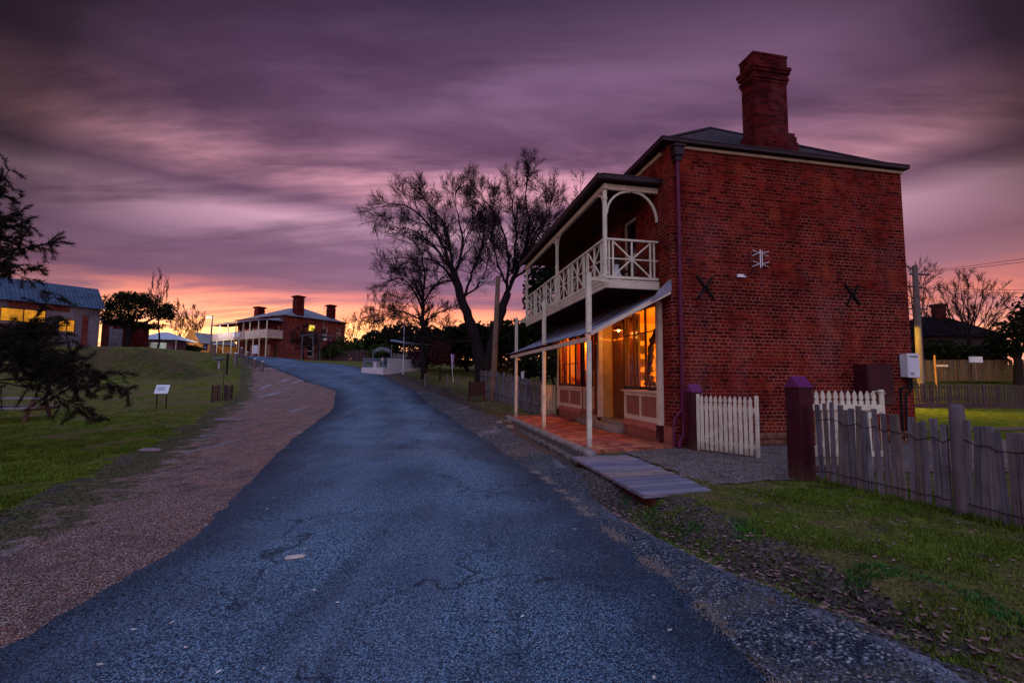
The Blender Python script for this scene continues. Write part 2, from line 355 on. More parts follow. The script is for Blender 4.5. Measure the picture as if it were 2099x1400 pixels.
def m_asphalt():
    t = NT('blue grey asphalt'); n0 = t.noise(0.35, 4, rough=0.6); n1 = t.noise(1.6, 5, rough=0.6)
    v = t.vor(95, out='Color'); sx = t.nd('ShaderNodeSeparateColor'); t.l(v, sx.inputs[0]); vd = t.vor(95)
    n4 = t.noise(55, 3, rough=0.75)
    st = t.noise(1, 4, vec=t.mapping((1.4, 0.12, 1), rot=(0, 0, radians(-10))))
    grn = t.math('ADD', t.math('MULTIPLY', t.noise(85, 2, rough=.6), 0.6), t.math('MULTIPLY', sx.outputs[1], 0.4))
    base = t.ramp(grn, [(0.30, (0.010, 0.016, 0.026)), (0.5, (0.075, 0.125, 0.20)), (0.70, (0.30, 0.42, 0.58))])
    base = t.mix(base, (0.035, 0.045, 0.08), t.ramp(n0, [(0.42, (0, 0, 0)), (0.62, (0.6,) * 3)]))
    base = t.mix(base, (0.18, 0.20, 0.30), t.ramp(st, [(0.5, (0, 0, 0)), (0.72, (0.5,) * 3)]))
    base = t.mix(base, (0.42, 0.38, 0.42), t.ramp(sx.outputs[0], [(0.955, (0, 0, 0)), (0.97, (0.85,) * 3)]))
    base = t.mix(base, (0.015, 0.018, 0.03), t.ramp(vd, [(0.45, (0, 0, 0)), (0.7, (0.5,) * 3)]))
    tr_ = t.noise(1, 5, vec=t.mapping((2.6, .16, 1), loc=(7, 2, 0), rot=(0, 0, radians(-11))), rough=.6)
    base = t.mix(base, (0.02, 0.026, 0.042), t.ramp(tr_, [(0.54, (0, 0, 0)), (0.68, (0.34,) * 3)]))
    base = t.mix(base, (0.24, 0.22, 0.25), t.ramp(t.noise(1.1, 7, vec=t.mapping((1, .6, 1), loc=(2, 9, 0)), rough=.75), [(0.62, (0, 0, 0)), (0.72, (0.6,) * 3)]))
    cv = t.nd('ShaderNodeTexVoronoi', feature='DISTANCE_TO_EDGE'); cv.inputs['Scale'].default_value = 0.42
    dn = t.nd('ShaderNodeTexNoise'); dn.inputs['Scale'].default_value = 2.2; dn.inputs['Detail'].default_value = 5; t.l(t.tc.outputs['Object'], dn.inputs['Vector'])
    dv = t.nd('ShaderNodeVectorMath', operation='MULTIPLY_ADD'); t.l(dn.outputs['Color'], dv.inputs[0]); dv.inputs[1].default_value = (.8, .8, .8); t.l(t.tc.outputs['Object'], dv.inputs[2]); t.l(dv.outputs[0], cv.inputs['Vector'])
    crk = t.math('MULTIPLY', t.ramp(cv.outputs['Distance'], [(0.0, (1, 1, 1)), (0.010, (0, 0, 0))]), t.ramp(t.noise(0.5, 2), [(0.42, (0, 0, 0)), (0.5, (.9,) * 3)]))
    base = t.mix(base, (0.012, 0.013, 0.02), crk)
    at_ = t.nd('ShaderNodeAttribute', attribute_name='mask'); sq = t.nd('ShaderNodeSeparateColor'); t.l(at_.outputs['Color'], sq.inputs[0])
    ed = t.ramp(t.math('ADD', sq.outputs[0], t.math('MULTIPLY', t.math('SUBTRACT', n1, 0.5), 0.9)), [(0.1, (.42, .42, .45)), (0.75, (1, 1, 1))]); base = t.mix(base, ed, 1.0, 'MULTIPLY')
    base = t.mix(base, t.mix(base, (1.5, 1.5, 1.45), 1.0, 'MULTIPLY'), t.math('MULTIPLY', sq.outputs[1], 0.6))
    h = t.math('ADD', t.math('MULTIPLY', n4, 0.5), t.math('MULTIPLY', vd, -0.8))
    t.bsdf(base, t.math('ADD', 0.55, t.math('MULTIPLY', n1, 0.3)), h, 0.9, 0.02, 0, 0.16); return t.mat
def m_gravel(name, cs, scale=70, patchc=(0.3, 0.28, 0.32), pf=0.4, dirt=None, edge=False, smear=None, srot=-28, sth=0.54):
    t = NT(name); v = t.nd('ShaderNodeTexVoronoi'); v.inputs['Scale'].default_value = scale
    nv = t.nd('ShaderNodeTexNoise'); nv.inputs['Scale'].default_value = 30; t.l(t.tc.outputs['Object'], nv.inputs['Vector'])
    va = t.nd('ShaderNodeVectorMath', operation='MULTIPLY_ADD'); t.l(nv.outputs['Color'], va.inputs[0]); va.inputs[1].default_value = (0.03,) * 3; t.l(t.tc.outputs['Object'], va.inputs[2])
    t.l(va.outputs[0], v.inputs['Vector'])
    sx = t.nd('ShaderNodeSeparateColor'); t.l(v.outputs['Color'], sx.inputs[0])
    col = t.ramp(sx.outputs[0], [(0.0, cs[0]), (0.45, cs[1]), (0.8, cs[2]), (0.97, cs[3])])
    col = t.mix(col, hsvar(cs[0], 0.4), t.ramp(v.outputs['Distance'], [(0.35, (0, 0, 0)), (0.65, (0.8,) * 3)]))
    n = t.noise(0.9, 6, rough=0.7)
    col = t.mix(col, patchc, t.ramp(n, [(0.52, (0, 0, 0)), (0.72, (pf,) * 3)]))
    if dirt: col = t.mix(col, dirt, t.ramp(t.noise(2.2, 5, rough=0.7), [(0.5, (0, 0, 0)), (0.66, (0.75,) * 3)]))
    if smear: col = t.mix(col, smear, t.ramp(t.noise(1, 5, vec=t.mapping((1.1, .28, 1), rot=(0, 0, radians(srot))), rough=.6), [(sth, (0, 0, 0)), (sth + .14, (0.75,) * 3)]))
    if edge:
        at_ = t.nd('ShaderNodeAttribute', attribute_name='mask'); sq = t.nd('ShaderNodeSeparateColor'); t.l(at_.outputs['Color'], sq.inputs[0])
        nn = t.noise(2.6, 6, rough=.7); ng = t.noise(30, 4, rough=.7)
        gg = t.ramp(ng, [(0.38, (0.012, 0.012, 0.006)), (0.5, (0.10, 0.085, 0.035)), (0.62, (0.22, 0.17, 0.10))])
        ef = t.ramp(t.math('ADD', sq.outputs[2], t.math('MULTIPLY', t.math('SUBTRACT', nn, 0.5), 1.7)), [(0.22, (1, 1, 1)), (0.42, (0, 0, 0))])
        col = t.mix(col, gg, ef)
    t.bsdf(col, 1.0, v.outputs['Distance'], 1.0, 0.02, 0, 0.02).inputs['Normal']
    return t.mat
M['ground'] = m_ground(); M['asphalt'] = m_asphalt()
M['gravel_pink'] = m_gravel('pink verge gravel', [(0.12, 0.045, 0.04), (0.46, 0.20, 0.155), (0.80, 0.44, 0.36), (0.9, 0.78, 0.74)], 88, (0.52, 0.20, 0.14), 0.55, (0.12, 0.08, 0.085), True, (0.46, 0.46, 0.58), -28, .58)
M['gravel_blue'] = m_gravel('dark blue shoulder gravel', [(0.03, 0.032, 0.045), (0.085, 0.088, 0.115), (0.20, 0.19, 0.22), (0.62, 0.52, 0.50)], 55, (0.22, 0.165, 0.13), 0.65, (0.12, 0.095, 0.07), False, (0.36, 0.31, 0.36), 14, .56)
M['gravel_drive'] = m_gravel('pale driveway gravel', [(0.07, 0.045, 0.042), (0.30, 0.20, 0.18), (0.52, 0.37, 0.33), (0.75, 0.6, 0.55)], 60, (0.30, 0.18, 0.15), 0.6, (0.10, 0.065, 0.055))
M['pebble'] = m_leaf('loose pebbles', (0.10, 0.105, 0.15), 0.9, 0.8)

# ---------------------------------------------------------------- terrain
def sstep(a, b, x):
    t = max(0.0, min(1.0, (x - a) / (b - a))); return t * t * (3 - 2 * t)
PROF = [(-400, -3), (-60, -1.2), (-5, -0.15), (13, -0.15), (20, 0.13), (25, 0.5), (30, 1.0), (38, 1.85), (45, 2.7), (55, 3.45), (70, 4.1), (120, 6.2), (300, 12), (900, 30)]
def prof(y):
    for (a, za), (b, zb) in zip(PROF, PROF[1:]):
        if y <= b:
            return za + (zb - za) * (y - a) / (b - a)
    return PROF[-1][1]
BC = V((3.713, 10.569, 0)); BF = V((-0.1934, 0.9811, 0)); BW = V((0.9811, 0.1934, 0)); BROT = atan2(0.1934, 0.9811)
def bl(x, y):    # world -> building local (W, F)
    d = V((x, y, 0)) - V((BC.x, BC.y, 0)); return d.dot(BW), d.dot(BF)
def bw(w, f, z=0): return BC + BW * w + BF * f + V((0, 0, z))
RL = [(-2.7, -30), (-2.9, -5), (-3.08, 2.91), (-3.21, 4.74), (-3.78, 6.43), (-5.83, 12.41), (-7.7, 20), (-10.3, 27), (-15.8, 34), (-23.5, 44), (-38, 54), (-75, 62)]
RR = [(1.6, -30), (1.5, -5), (1.38, 2.65), (1.35, 3.52), (1.05, 4.98), (0.57, 7.47), (-0.77, 12.72), (-2.3, 17.5), (-5.6, 27), (-9.9, 36), (-12.4, 40), (-16, 45), (-22, 51), (-34.8, 62), (-70, 76)]
GL = [(-7.0, -30), (-6.0, -5), (-5.4, 2), (-5.93, 5.48), (-8.6, 11.3), (-12.4, 19), (-15.0, 25), (-19.5, 33), (-25.5, 43.5), (-38.5, 53), (-75, 61)]
def xat(poly, y):
    for (xa, ya), (xb, yb) in zip(poly, poly[1:]):
        if y <= yb: return xa + (xb - xa) * (y - ya) / (yb - ya)
    return poly[-1][0]
DR = [(1.45, 6.9), (1.75, 5.6), (2.15, 4.4), (2.75, 3.2), (3.6, 1.8), (5.0, -1)]   # drain centre line, right of the road
def seg_d(p, a, b):
    ax, ay = a; bx, by = b; dx, dy = bx - ax, by - ay
    t = max(0, min(1, ((p[0]-ax)*dx + (p[1]-ay)*dy) / (dx*dx + dy*dy)))
    return sqrt((p[0]-ax-t*dx)**2 + (p[1]-ay-t*dy)**2)
def drd(x, y): return min(seg_d((x, y), a, b) for a, b in zip(DR, DR[1:]))
def tz0(x, y):
    z = 0.35 * prof(y - 1.5) + 0.3 * prof(y) + 0.35 * prof(y + 1.5)
    if y > 16 and x < -10: z -= 0.45 * sstep(17, 25, y) * (1 - sstep(29, 35, y)) * sstep(-12, -17, x)
    if x < -18:
        wob = noise.noise(V((x * 0.25, 0, 3))) * 1.2
        m = sstep(-22.6, -29.5, x) * sstep(33.0, 36.0, y + wob)
        z = z + (max(z, 3.8) - z) * m
    return z
def tz(x, y, road=True):
    z = tz0(x, y)
    w, f = bl(x, y)
    if x > xat(RR, y) and y < 40:
        k = sstep(-2.55, -2.38, w) if -1.0 < f < 12 else sstep(-2.8, -1.0, w)
        k *= sstep(-16, -6, f) * (1 - sstep(9.3, 14, f))
        k = max(k, sstep(0.9, 2.4, x - 0.02 * y) * sstep(-16, -6, f) * (1 - sstep(9.3, 14, f)) * (0 if f > -0.5 and w < -2.3 else 1))
        z = z + (-0.03 - z) * k
        if -1.2 < f < 9.6: z -= 0.10 * math.exp(-((w + 2.5) / 0.16) ** 2)
    if -3.9 < f < -.55 and -2.75 < w < -1.2: z -= .20 * sstep(-2.62, -2.5, w) * (1 - sstep(-1.62, -1.45, w)) * sstep(-3.85, -3.6, f) * (1 - sstep(-.85, -.68, f))
    if y < 7.6 and x > 0.5:
        z -= 0.24 * math.exp(-(drd(x, y) / 0.34) ** 2)
    d = max(y / 30, 0.3)
    z += noise.noise(V((x * 0.7, y * 0.7, 0))) * 0.035 * (1 - sstep(-2.6, -2.2, w) * sstep(-5.0, -3.6, f) * (1 - sstep(9.4, 11, f)))
    if road:
        a = x - xat(RL, y); b = xat(RR, y) - x
        if y < 75: z -= 0.09 * sstep(0.0, 0.35, min(a, b))
    return z
def road_z(x, y):
    a = x - xat(RL, y); b = xat(RR, y) - x
    return tz(x, y, False) + 0.012 + 0.03 * sstep(0, 1.5, min(a, b))

def build_ground():
    rad = [0.6]
    while rad[-1] < 900: rad.append(rad[-1] * (1.022 if rad[-1] < 60 else 1.06) + 0.004)
    ang = []; a = -pi
    while a < pi - 1e-4:
        ang.append(a); f = abs(a)
        a += radians(0.55) if f < radians(62) else radians(4)
    n = len(ang); mb = MB(); vs = [(0, 0, tz(0, 0))]; cols = [(0, 1, 0, 0)]
    for r in rad:
        for a in ang:
            x, y = r * sin(a), r * cos(a); vs.append((x, y, tz(x, y)))
            # masks
            gl = xat(GL, y); w, f = bl(x, y)
            jl = noise.noise(V((x * 0.6, y * 0.6, 7))) * 0.9
            g = 1.0; p = 0.0; dk = 0.0
            if x < xat(RR, y) + 0.1: g = sstep(0.5, -0.9, x - gl + jl)
            if x < xat(RL, y) and x > gl - 1: p = 0.0; g = max(g, .34)
            if x > xat(RR, y):
                if y < 9.5 and x > 0:
                    dd = drd(x, y); left = x < (DR[0][0] if y > 6.9 else xat([(q[0], q[1]) for q in DR[::-1]], y))
                    g = 0.72
                    if left: g = sstep(0.75, 0.15, dd) * 0.7
                    if dd < 0.35: dk = (1 - dd / 0.35) * 0.6
                elif y < 40 and f > 8.5:
                    e = x - xat(RR, y); g = sstep(1.2, 3.0, e + jl)
                    dk = 0.55 * sstep(0.6, 1.5, e) * (1 - sstep(2.0, 4.5, e))
                if -9 < w < -2.2 and f < 9: g = 0.1
            if y > 15 and x < gl: g = 0.85 - 0.25 * (noise.noise(V((x * .2, y * .35, 1))) > 0.15)
            bn = .36 + .34 * sstep(8, 20, y) if x < 0 else .66
            if x > 7 and y > 10: bn = .15
            if x < -23: dk = max(dk, .62 * sstep(32.6, 33.6, y) * (1 - sstep(35.4, 36.6, y)))  # shade on the mound's steep front, painted as a darker band
            cols.append((g, p, dk, bn))
    fs = [(0, 1 + (k + 1) % n, 1 + k) for k in range(n)]
    for i in range(len(rad) - 1):
        for k in range(n):
            k2 = (k + 1) % n; fs.append((1+i*n+k, 1+i*n+k2, 1+(i+1)*n+k2, 1+(i+1)*n+k))
    mb.add(vs, fs, 0, True); o = mb.build('ground', M['ground'])
    ca = o.data.color_attributes.new('mask', 'FLOAT_COLOR', 'POINT')
    flat = [c for q in cols for c in q]; ca.data.foreach_set('color', flat)
    # faces must look up
    o.data.update()
    if o.data.polygons[n * 5].normal.z < 0: o.data.flip_normals()
    return tag(o, kind='structure')
build_ground()

def resample(poly, step):
    out = [V((*poly[0], 0))]
    P = [V((*p, 0)) for p in poly]
    def cr(p0, p1, p2, p3, t):
        return 0.5 * ((2*p1) + (-p0+p2)*t + (2*p0-5*p1+4*p2-p3)*t*t + (-p0+3*p1-3*p2+p3)*t**3)
    for i in range(len(P) - 1):
        a, b = P[max(i-1, 0)], P[min(i+2, len(P)-1)]
        k = max(1, int((P[i+1] - P[i]).length / step))
        for j in range(1, k + 1): out.append(P[i] + (P[i+1] - P[i]) * (j / k))
    return out
def strip(name, left, right, mat, zf, n_across=14, jag=(0.06, 0.06), y0=None, y1=None, rows=None):
    ys = []; y = y0
    while y < y1:
        ys.append(y); y += max(0.045, abs(y) * 0.012)
    ys.append(y1); mb = MB(); vs = []; m = n_across
    for y in ys:
        jl = (noise.noise(V((y * 3.1, 5, 0))) + 0.6 * noise.noise(V((y * 11, 9, 0)))) * jag[0] * (1 + abs(y) * .06)
        jr = (noise.noise(V((y * 3.1, 15, 0))) + 0.6 * noise.noise(V((y * 11, 19, 0)))) * jag[1] * (1 + abs(y) * .06)
        a = left(y) + jl; b = right(y) + jr
        for k in range(m + 1):
            x = a + (b - a) * k / m; vs.append((x, y, zf(x, y)))
    fs = [(i*(m+1)+k, i*(m+1)+k+1, (i+1)*(m+1)+k+1, (i+1)*(m+1)+k) for i in range(len(ys)-1) for k in range(m)]
    mb.add(vs, fs, 0, True); o = mb.build(name, mat); ca = o.data.color_attributes.new('mask', 'FLOAT_COLOR', 'POINT'); fl = []
    for (x, y, z) in vs:
        a = left(y); b = right(y); q = min(1, max(0, (x - a) / 1.1)); q2 = min(1, max(0, (b - x) / 1.1)); qb = min(1, max(0, (x - a) / 2.6)); c = math.exp(-((x - a - (b - a) * .33) / .5) ** 2) + math.exp(-((x - a - (b - a) * .70) / .5) ** 2)
        fl += [q * q2, c, qb, 1]
    ca.data.foreach_set('color', fl); return tag(o, kind='structure')
strip('road', lambda y: xat(RL, y), lambda y: xat(RR, y), M['asphalt'], road_z, 26, (0.05, 0.035), -30, 74)
def sh_l(y): return xat(RR, y) - 0.25
SR = [(9, -30), (6, -5), (2.8, 1.6), (1.98, 3.4), (1.70, 4.4), (1.25, 6.0), (1.2, 6.9), (1.05, 9.0), (0.05, 14), (-0.75, 18), (-1.9, 20.6), (-4.5, 27)]
strip('gravel_shoulder', sh_l, lambda y: xat(SR, y), M['gravel_blue'], lambda x, y: tz(x, y, False) + 0.006, 10, (0.0, 0.10), -20, 27)
strip('gravel_verge', lambda y: xat(GL, y) + 0.1, lambda y: xat(RL, y) + 0.25, M['gravel_pink'], lambda x, y: tz(x, y, False) + 0.007, 14, (0.42, 0.0), -20, 42)
def poly_sheet(name, poly, z, mat, jag=0.05, kind='structure'):
    out = []
    n = len(poly)
    for i in range(n):
        a = V((*poly[i], 0)); b = V((*poly[(i+1) % n], 0)); k = max(1, int((b - a).length / 0.12))
        for j in range(k):
            p = a + (b - a) * (j / k)
            q = noise.noise_vector(p * 4) * jag; xx, yy = p.x + q.x, p.y + q.y; out.append(V((xx, yy, tz(xx, yy, False) + z)))
    tri = tessellate_polygon([out]); mb = MB()
    mb.add(out, [tuple(t) for t in tri]); o = mb.build(name, mat)
    if o.data.polygons[0].normal.z < 0: o.data.flip_normals()
    return tag(o, kind=kind)
dv = [(2.35, 9.95), (3.75, 10.53), (5.5, 10.9), (10.5, 11.9), (22, 14.5), (22, 8.6), (8, 8.0), (5.2, 7.7), (4.2, 7.25), (3.3, 7.0), (2.75, 6.9), (2.75, 8.0)]
poly_sheet('gravel_driveway', dv, 0.010, M['gravel_drive'], 0.10)

# ---------------------------------------------------------------- footpath, kerb
FP = [(-2.12, -0.55), (-0.02, -0.12), (-0.02, 9.1), (-2.12, 8.55)]
mb = MB(); mb.prism([(-2.12, -0.50), (0.02, -0.04), (0.02, 9.2), (-2.12, 8.5)], -0.25, 0.015)
# uneven brick surface: fine grid on top
vs = []; fs = []; nx, ny = 40, 150
for j in range(ny + 1):
    for i in range(nx + 1):
        w = -2.12 + 2.14 * i / nx; f0 = -0.48 + 0.44 * i / nx; f1 = 8.5 + 0.7 * i / nx
        f = f0 + (f1 - f0) * j / ny
        vs.append((w, f, 0.019 + 0.008 * noise.noise(V((w * 2, f * 2, 4)))))
for j in range(ny):
    for i in range(nx):
        a = j * (nx + 1) + i; fs.append((a, a + 1, a + nx + 2, a + nx + 1))
mb.add(vs, fs, 0, True)
fp = mb.build('footpath', M['paver']); fp.location = BC; fp.rotation_euler = (0, 0, BROT); tag(fp, kind='structure')
def stone_block(mb, cx, cy, cz, lx, ly, lz, rng, j=0.02, rot=0.0):
    b = len(mb.v); vs = []
    for sz in (-1, 0.6, 1):
        k = 1.0 if sz < 1 else 0.86
        for sx, sy in ((-1,-1),(0,-1.08),(1,-1),(1.05,0),(1,1),(0,1.06),(-1,1),(-1.05,0)):
            x = sx * lx / 2 * k + rng.uniform(-j, j); y = sy * ly / 2 * k + rng.uniform(-j, j); z = sz * lz / 2 + rng.uniform(-j, j) * 0.5
            vs.append((cx + x * cos(rot) - y * sin(rot), cy + x * sin(rot) + y * cos(rot), cz + z))
    fs = [(0,7,6,5,4,3,2,1), tuple(range(16, 24))]
    for r in range(2):
        for k in range(8): fs.append((r*8+k, r*8+(k+1) % 8, (r+1)*8+(k+1) % 8, (r+1)*8+k))
    mb.add(vs, fs, 0, True)
kerb = thing('kerb', None, None, BC, BROT, kind='structure')
rng = random.Random(3); f = -0.62
while f < 8.5:
    L = rng.uniform(0.55, 1.15); mb = MB()
    stone_block(mb, -2.2, f + L / 2, -0.095, 0.19, L - 0.02, 0.24, rng, 0.008, rng.uniform(-0.01, 0.01)); mb.build('kerb_stone', M['stone'], kerb); f += L
drain = thing('cobbled_gutter', None, None, BC, BROT, kind='structure')
f = -0.7
while f < 10.5:
    L = rng.uniform(0.14, 0.26); mb = MB()
    stone_block(mb, -2.44 + rng.uniform(-.02, .02) - max(0, f - 8.5) * 0.08, f + L / 2, -0.20 + 0.04 * max(0, f - 8.5) + rng.uniform(-.02, .02), rng.uniform(0.17, 0.24), L - 0.025, 0.13, rng, 0.014, rng.uniform(-.1, .1)); mb.build('cobble', M['cobble'], drain); f += L

# ---------------------------------------------------------------- the brick shop
shop = thing('brick_shop', 'two storey red brick shop with balcony, lit shopfront and tall chimney', 'building', BC, BROT)
LW, LF, HW = 6.79, 9.0, 7.12
def wall_holes(mb, axis, const, u0, u1, z0, z1, holes, thick, flip, m=0):
    us = sorted({u0, u1, *[h[0] for h in holes], *[h[1] for h in holes]}); zs = sorted({z0, z1, *[h[2] for h in holes], *[h[3] for h in holes]})
    inside = lambda u, z: any(h[0] < u < h[1] and h[2] < z < h[3] for h in holes)
    def P(u, z, d): return (const + d, u, z) if axis == 'y' else (u, const + d, z)
    for a, b in zip(us, us[1:]):
        for c, d in zip(zs, zs[1:]):
            if inside((a+b)/2, (c+d)/2): continue
            mb.quad(P(a, c, 0), P(b, c, 0), P(b, d, 0), P(a, d, 0), m); mb.quad(P(a, c, thick), P(a, d, thick), P(b, d, thick), P(b, c, thick), m)
    for h in holes:
        a, b, c, d = h
        mb.quad(P(a, c, 0), P(b, c, 0), P(b, c, thick), P(a, c, thick), m); mb.quad(P(a, d, 0), P(b, d, 0), P(b, d, thick), P(a, d, thick), m)
        mb.quad(P(a, c, 0), P(a, d, 0), P(a, d, thick), P(a, c, thick), m); mb.quad(P(b, c, 0), P(b, d, 0), P(b, d, thick), P(b, c, thick), m)
UPW = [(1.75, 2.65, 3.95, 6.05), (4.2, 5.1, 3.95, 6.05), (6.5, 7.4, 3.95, 6.05)]
mb = MB()
wall_holes(mb, 'y', 0.0, 0.0, LF, -0.3, HW, [(0.46, 8.75, -0.3, 3.42)] + UPW, 0.30, False)
mb.quad((0, 0, -0.3), (LW, 0, -0.3), (LW, 0, HW), (0, 0, HW))
mb.quad((0.3, 0.23, -0.3), (LW, 0.23, -0.3), (LW, 0.23, HW), (0.3, 0.23, HW))
mb.quad((LW, 0, -0.3), (LW, LF, -0.3), (LW, LF, HW), (LW, 0, HW))
mb.quad((0, LF, -0.3), (0, LF, HW), (LW, LF, HW), (LW, LF, -0.3))
mb.build('wall', M['brick'], shop)
# rubble stone footing along the side wall
mb = MB(); rng = random.Random(5); x = 0.35
while x < LW - 0.1:
    L = rng.uniform(0.18, 0.42); zt = 0
    for row in range(2):
        stone_block(mb, x + L / 2 + row * 0.1, -0.022, 0.04 + row * 0.15, L - 0.02, 0.14, 0.16, rng, 0.02)
    x += L
mb.build('footing', M['rubble'], shop)
# roof: hip
ez = 7.20;  ax, ay1, ay2, az = 3.42, 3.25, 5.75, 9.72
OL, OR_, OF = .14, .03, .05
e = [(-OL, -OF, ez), (LW + OR_, -OF, ez), (LW + OR_, LF + OF, ez), (-OL, LF + OF, ez)]; A = (ax, ay1, az); B2 = (ax, ay2, az)
mb = MB()
mb.add([e[0], e[1], A], [(0, 1, 2)], 0); mb.add([e[2], e[3], B2], [(0, 1, 2)], 0)
mb.add([e[1], e[2], B2, A], [(0, 1, 2, 3)], 1); mb.add([e[3], e[0], A, B2], [(0, 1, 2, 3)], 1)
roof = mb.build('roof', [M['roof'], M['roof_y']], shop)
mb = MB()
for q in e[:2]: mb.tube([V(q) + V((0, 0, .02)), V(A) + V((0, 0, .02))], 0.045, 6)
for q in e[2:]: mb.tube([V(q) + V((0, 0, .02)), V(B2) + V((0, 0, .02))], 0.045, 6)
mb.tube([V(A) + V((0, 0, .02)), V(B2) + V((0, 0, .02))], 0.06, 6)
mb.build('ridge_cap', M['gutter'], roof)
mb = MB(); mb.box(-OL + .02, LW + OR_ - .01, -OF + .01, LF + OF - .01, ez - 0.065, ez - 0.025); mb.build('soffit', M['gutter'], shop)
def gutter(mb, a, b, w=0.12, h=0.11):
    a = V(a); b = V(b); mb.bar(a, b, w, h); mb.bar(a + V((0, 0, h * .55)), b + V((0, 0, h * .55)), w * 1.25, 0.022)
for i in range(4):
    mb = MB(); a = V(e[i]); b = V(e[(i+1) % 4]); cdir = ((a + b) / 2 - V((ax, 4.5, ez))).normalized(); cdir = V((round(cdir.x), round(cdir.y), 0))
    off = cdir * 0.055 + V((0, 0, -0.02)); ext = (b - a).normalized() * 0.10
    gutter(mb, a + off - ext, b + off + ext, .10, .085); mb.build('gutter', M['gutter'], shop)
mb = MB(); mb.bar((0.28, -0.025, 7.07), (LW + .02, -0.025, 7.07), 0.045, 0.07)
mb.bar((-0.03, 0.3, 7.03), (-0.03, LF, 7.03), 0.055, 0.10); mb.build('cornice_board', m_paint('tan cornice paint', (0.50, 0.32, 0.20)), shop)
# chimney
def cbox(mb, w0, w1, f0, f1, z0, z1): mb.box(w0, w1, f0, f1, z0, z1)
mb = MB(); W0, W1, F0, F1 = 2.66, 3.64, 0.30, 0.78
cbox(mb, W0 - .12, W1 + .16, F0 - .14, F1 + .17, 7.2, 7.66); cbox(mb, W0 - .09, W1 + .15, F0 - .10, F1 + .11, 7.66, 7.84); cbox(mb, W0 - .05, W1 + .14, F0 - .05, F1 + .05, 7.84, 7.96)
cbox(mb, W0, W1, F0, F1, 7.96, 9.32)
for k, (zz, o_) in enumerate([(9.32, .02), (9.40, .045), (9.49, .03), (9.57, .065), (9.66, .09)]):
    cbox(mb, W0 - o_, W1 + o_, F0 - o_, F1 + o_, zz, zz + 0.087)
cbox(mb, W0 - .02, W1 + .02, F0 - .02, F1 + .02, 9.747, 10.04); cbox(mb, W0 - .035, W1 + .035, F0 - .035, F1 + .035, 10.04, 10.10)
ch = mb.build('chimney', M['chimney_brick'], shop)
mb = MB(); mb.bar((W0 - .2, F0 - .2, 7.36), (W1 + .15, F0 - .2, 7.36), 0.02, 0.10); mb.build('flashing', M['roof'], ch)
# downpipe
mb = MB(); mb.tube([(0.17, -0.09, 6.95), (0.17, -0.09, 0.55), (0.17, -0.09, 0.25), (0.02, -0.16, 0.12), (0.02, -0.16, 0.0)], 0.05, 10)
for z in (1.2, 3.0, 4.8, 6.3): mb.box(0.10, 0.24, -0.10, 0.0, z, z + 0.035)
dp = mb.build('downpipe', M['maroon'], shop)
mb = MB(); mb.box(0.05, 0.29, -0.20, 0.0, 6.80, 7.0); mb.box(0.02, 0.32, -0.23, -0.003, 7.0, 7.05); mb.box(0.09, 0.25, -0.16, -0.02, 6.68, 6.80)
mb.build('rainwater_head', M['gutter'], dp)
mb = MB(); mb.tube([(-0.06, -0.12, 0.62), (-0.10, -0.16, 0.5), (-0.12, -0.18, 0.02)], 0.035, 8); mb.tube([(0.10, -0.12, 0.80), (-0.06, -0.12, 0.62)], 0.035, 8); mb.build('drain_spout', M['maroon'], shop)
# wall anchor crosses
for (w, z) in ((0.86, 3.70), (5.02, 3.70)):
    mb = MB()
    mb.bar((w - .22, -0.03, z + .26), (w + .22, -0.03, z - .26), 0.035, 0.05, up=(0, 1, 0)); mb.bar((w + .20, -0.045, z + .26), (w - .20, -0.045, z - .27), 0.035, 0.05, up=(0, 1, 0))
    mb.lathe([(0.0, -0.06), (0.05, -0.05), (0.055, 0.0)], (w, -0.03, z), 10); ap = mb.build('anchor_plate', M['black'], shop); mb = MB(); mb.lathe([(0.0, 0), (0.03, 0), (0.03, .03), (0, .03)], (0, 0, 0), 6); bo = mb.build('bolt', M['wire'], ap); bo.location = (w, -.09, z); bo.rotation_euler = (pi/2, 0, 0)

# upper windows (sash)
for (a, b, c, d) in UPW:
    mb = MB(); x0 = 0.10
    mb.box(x0, x0 + .1, a, a + .07, c, d); mb.box(x0, x0 + .1, b - .07, b, c, d); mb.box(x0, x0 + .1, a + .07, b - .07, d - .07, d); mb.box(x0, x0 + .1, a + .07, b - .07, c, c + .07)
    mb.box(x0 + .01, x0 + .09, a + .07, b - .07, (c+d)/2 - .025, (c+d)/2 + .025); mb.box(x0 + .01, x0 + .09, (a+b)/2 - .015, (a+b)/2 + .015, c + .07, (c+d)/2 - .025)
    fr = mb.build('window', M['cream'], shop)
    mb = MB(); mb.box(x0 + .04, x0 + .05, a + .05, b - .05, c + .05, d - .05); mb.build('pane', M['dark_glass'], fr)
# verandah awning
mb = MB(); nseg = 1
za, zb = 3.62, 2.52
def awz(w):  # gentle bullnose curve
    t = -w / 2.14; return za + (zb - za) * t - 0.07 * sin(pi * t)
rows_ = []; rng = random.Random(8)
vs = []; fs = []; ncol = 520; nr = 12
for j in range(ncol + 1):
    f = 0.02 + 8.98 * j / ncol; rg = 0.011 * sin(2 * pi * f / 0.076)
    tipj = 0.03 * noise.noise(V((floor(f / 0.7) * 3.1, 2, 2))) + 0.015 * noise.noise(V((f * 5, 1, 0)))
    for i in range(nr + 1):
        w = -(2.14 + tipj) * i / nr
        vs.append((w, f, awz(max(w, -2.14)) + rg + 0.012 * noise.noise(V((w * 2, f * 1.5, 0)))))
for j in range(ncol):
    for i in range(nr):
        a = j * (nr + 1) + i; fs.append((a, a + nr + 1, a + nr + 2, a + 1))
mb.add(vs, fs, 0, True)
mb.build('awning_roof', M['awning'], shop)
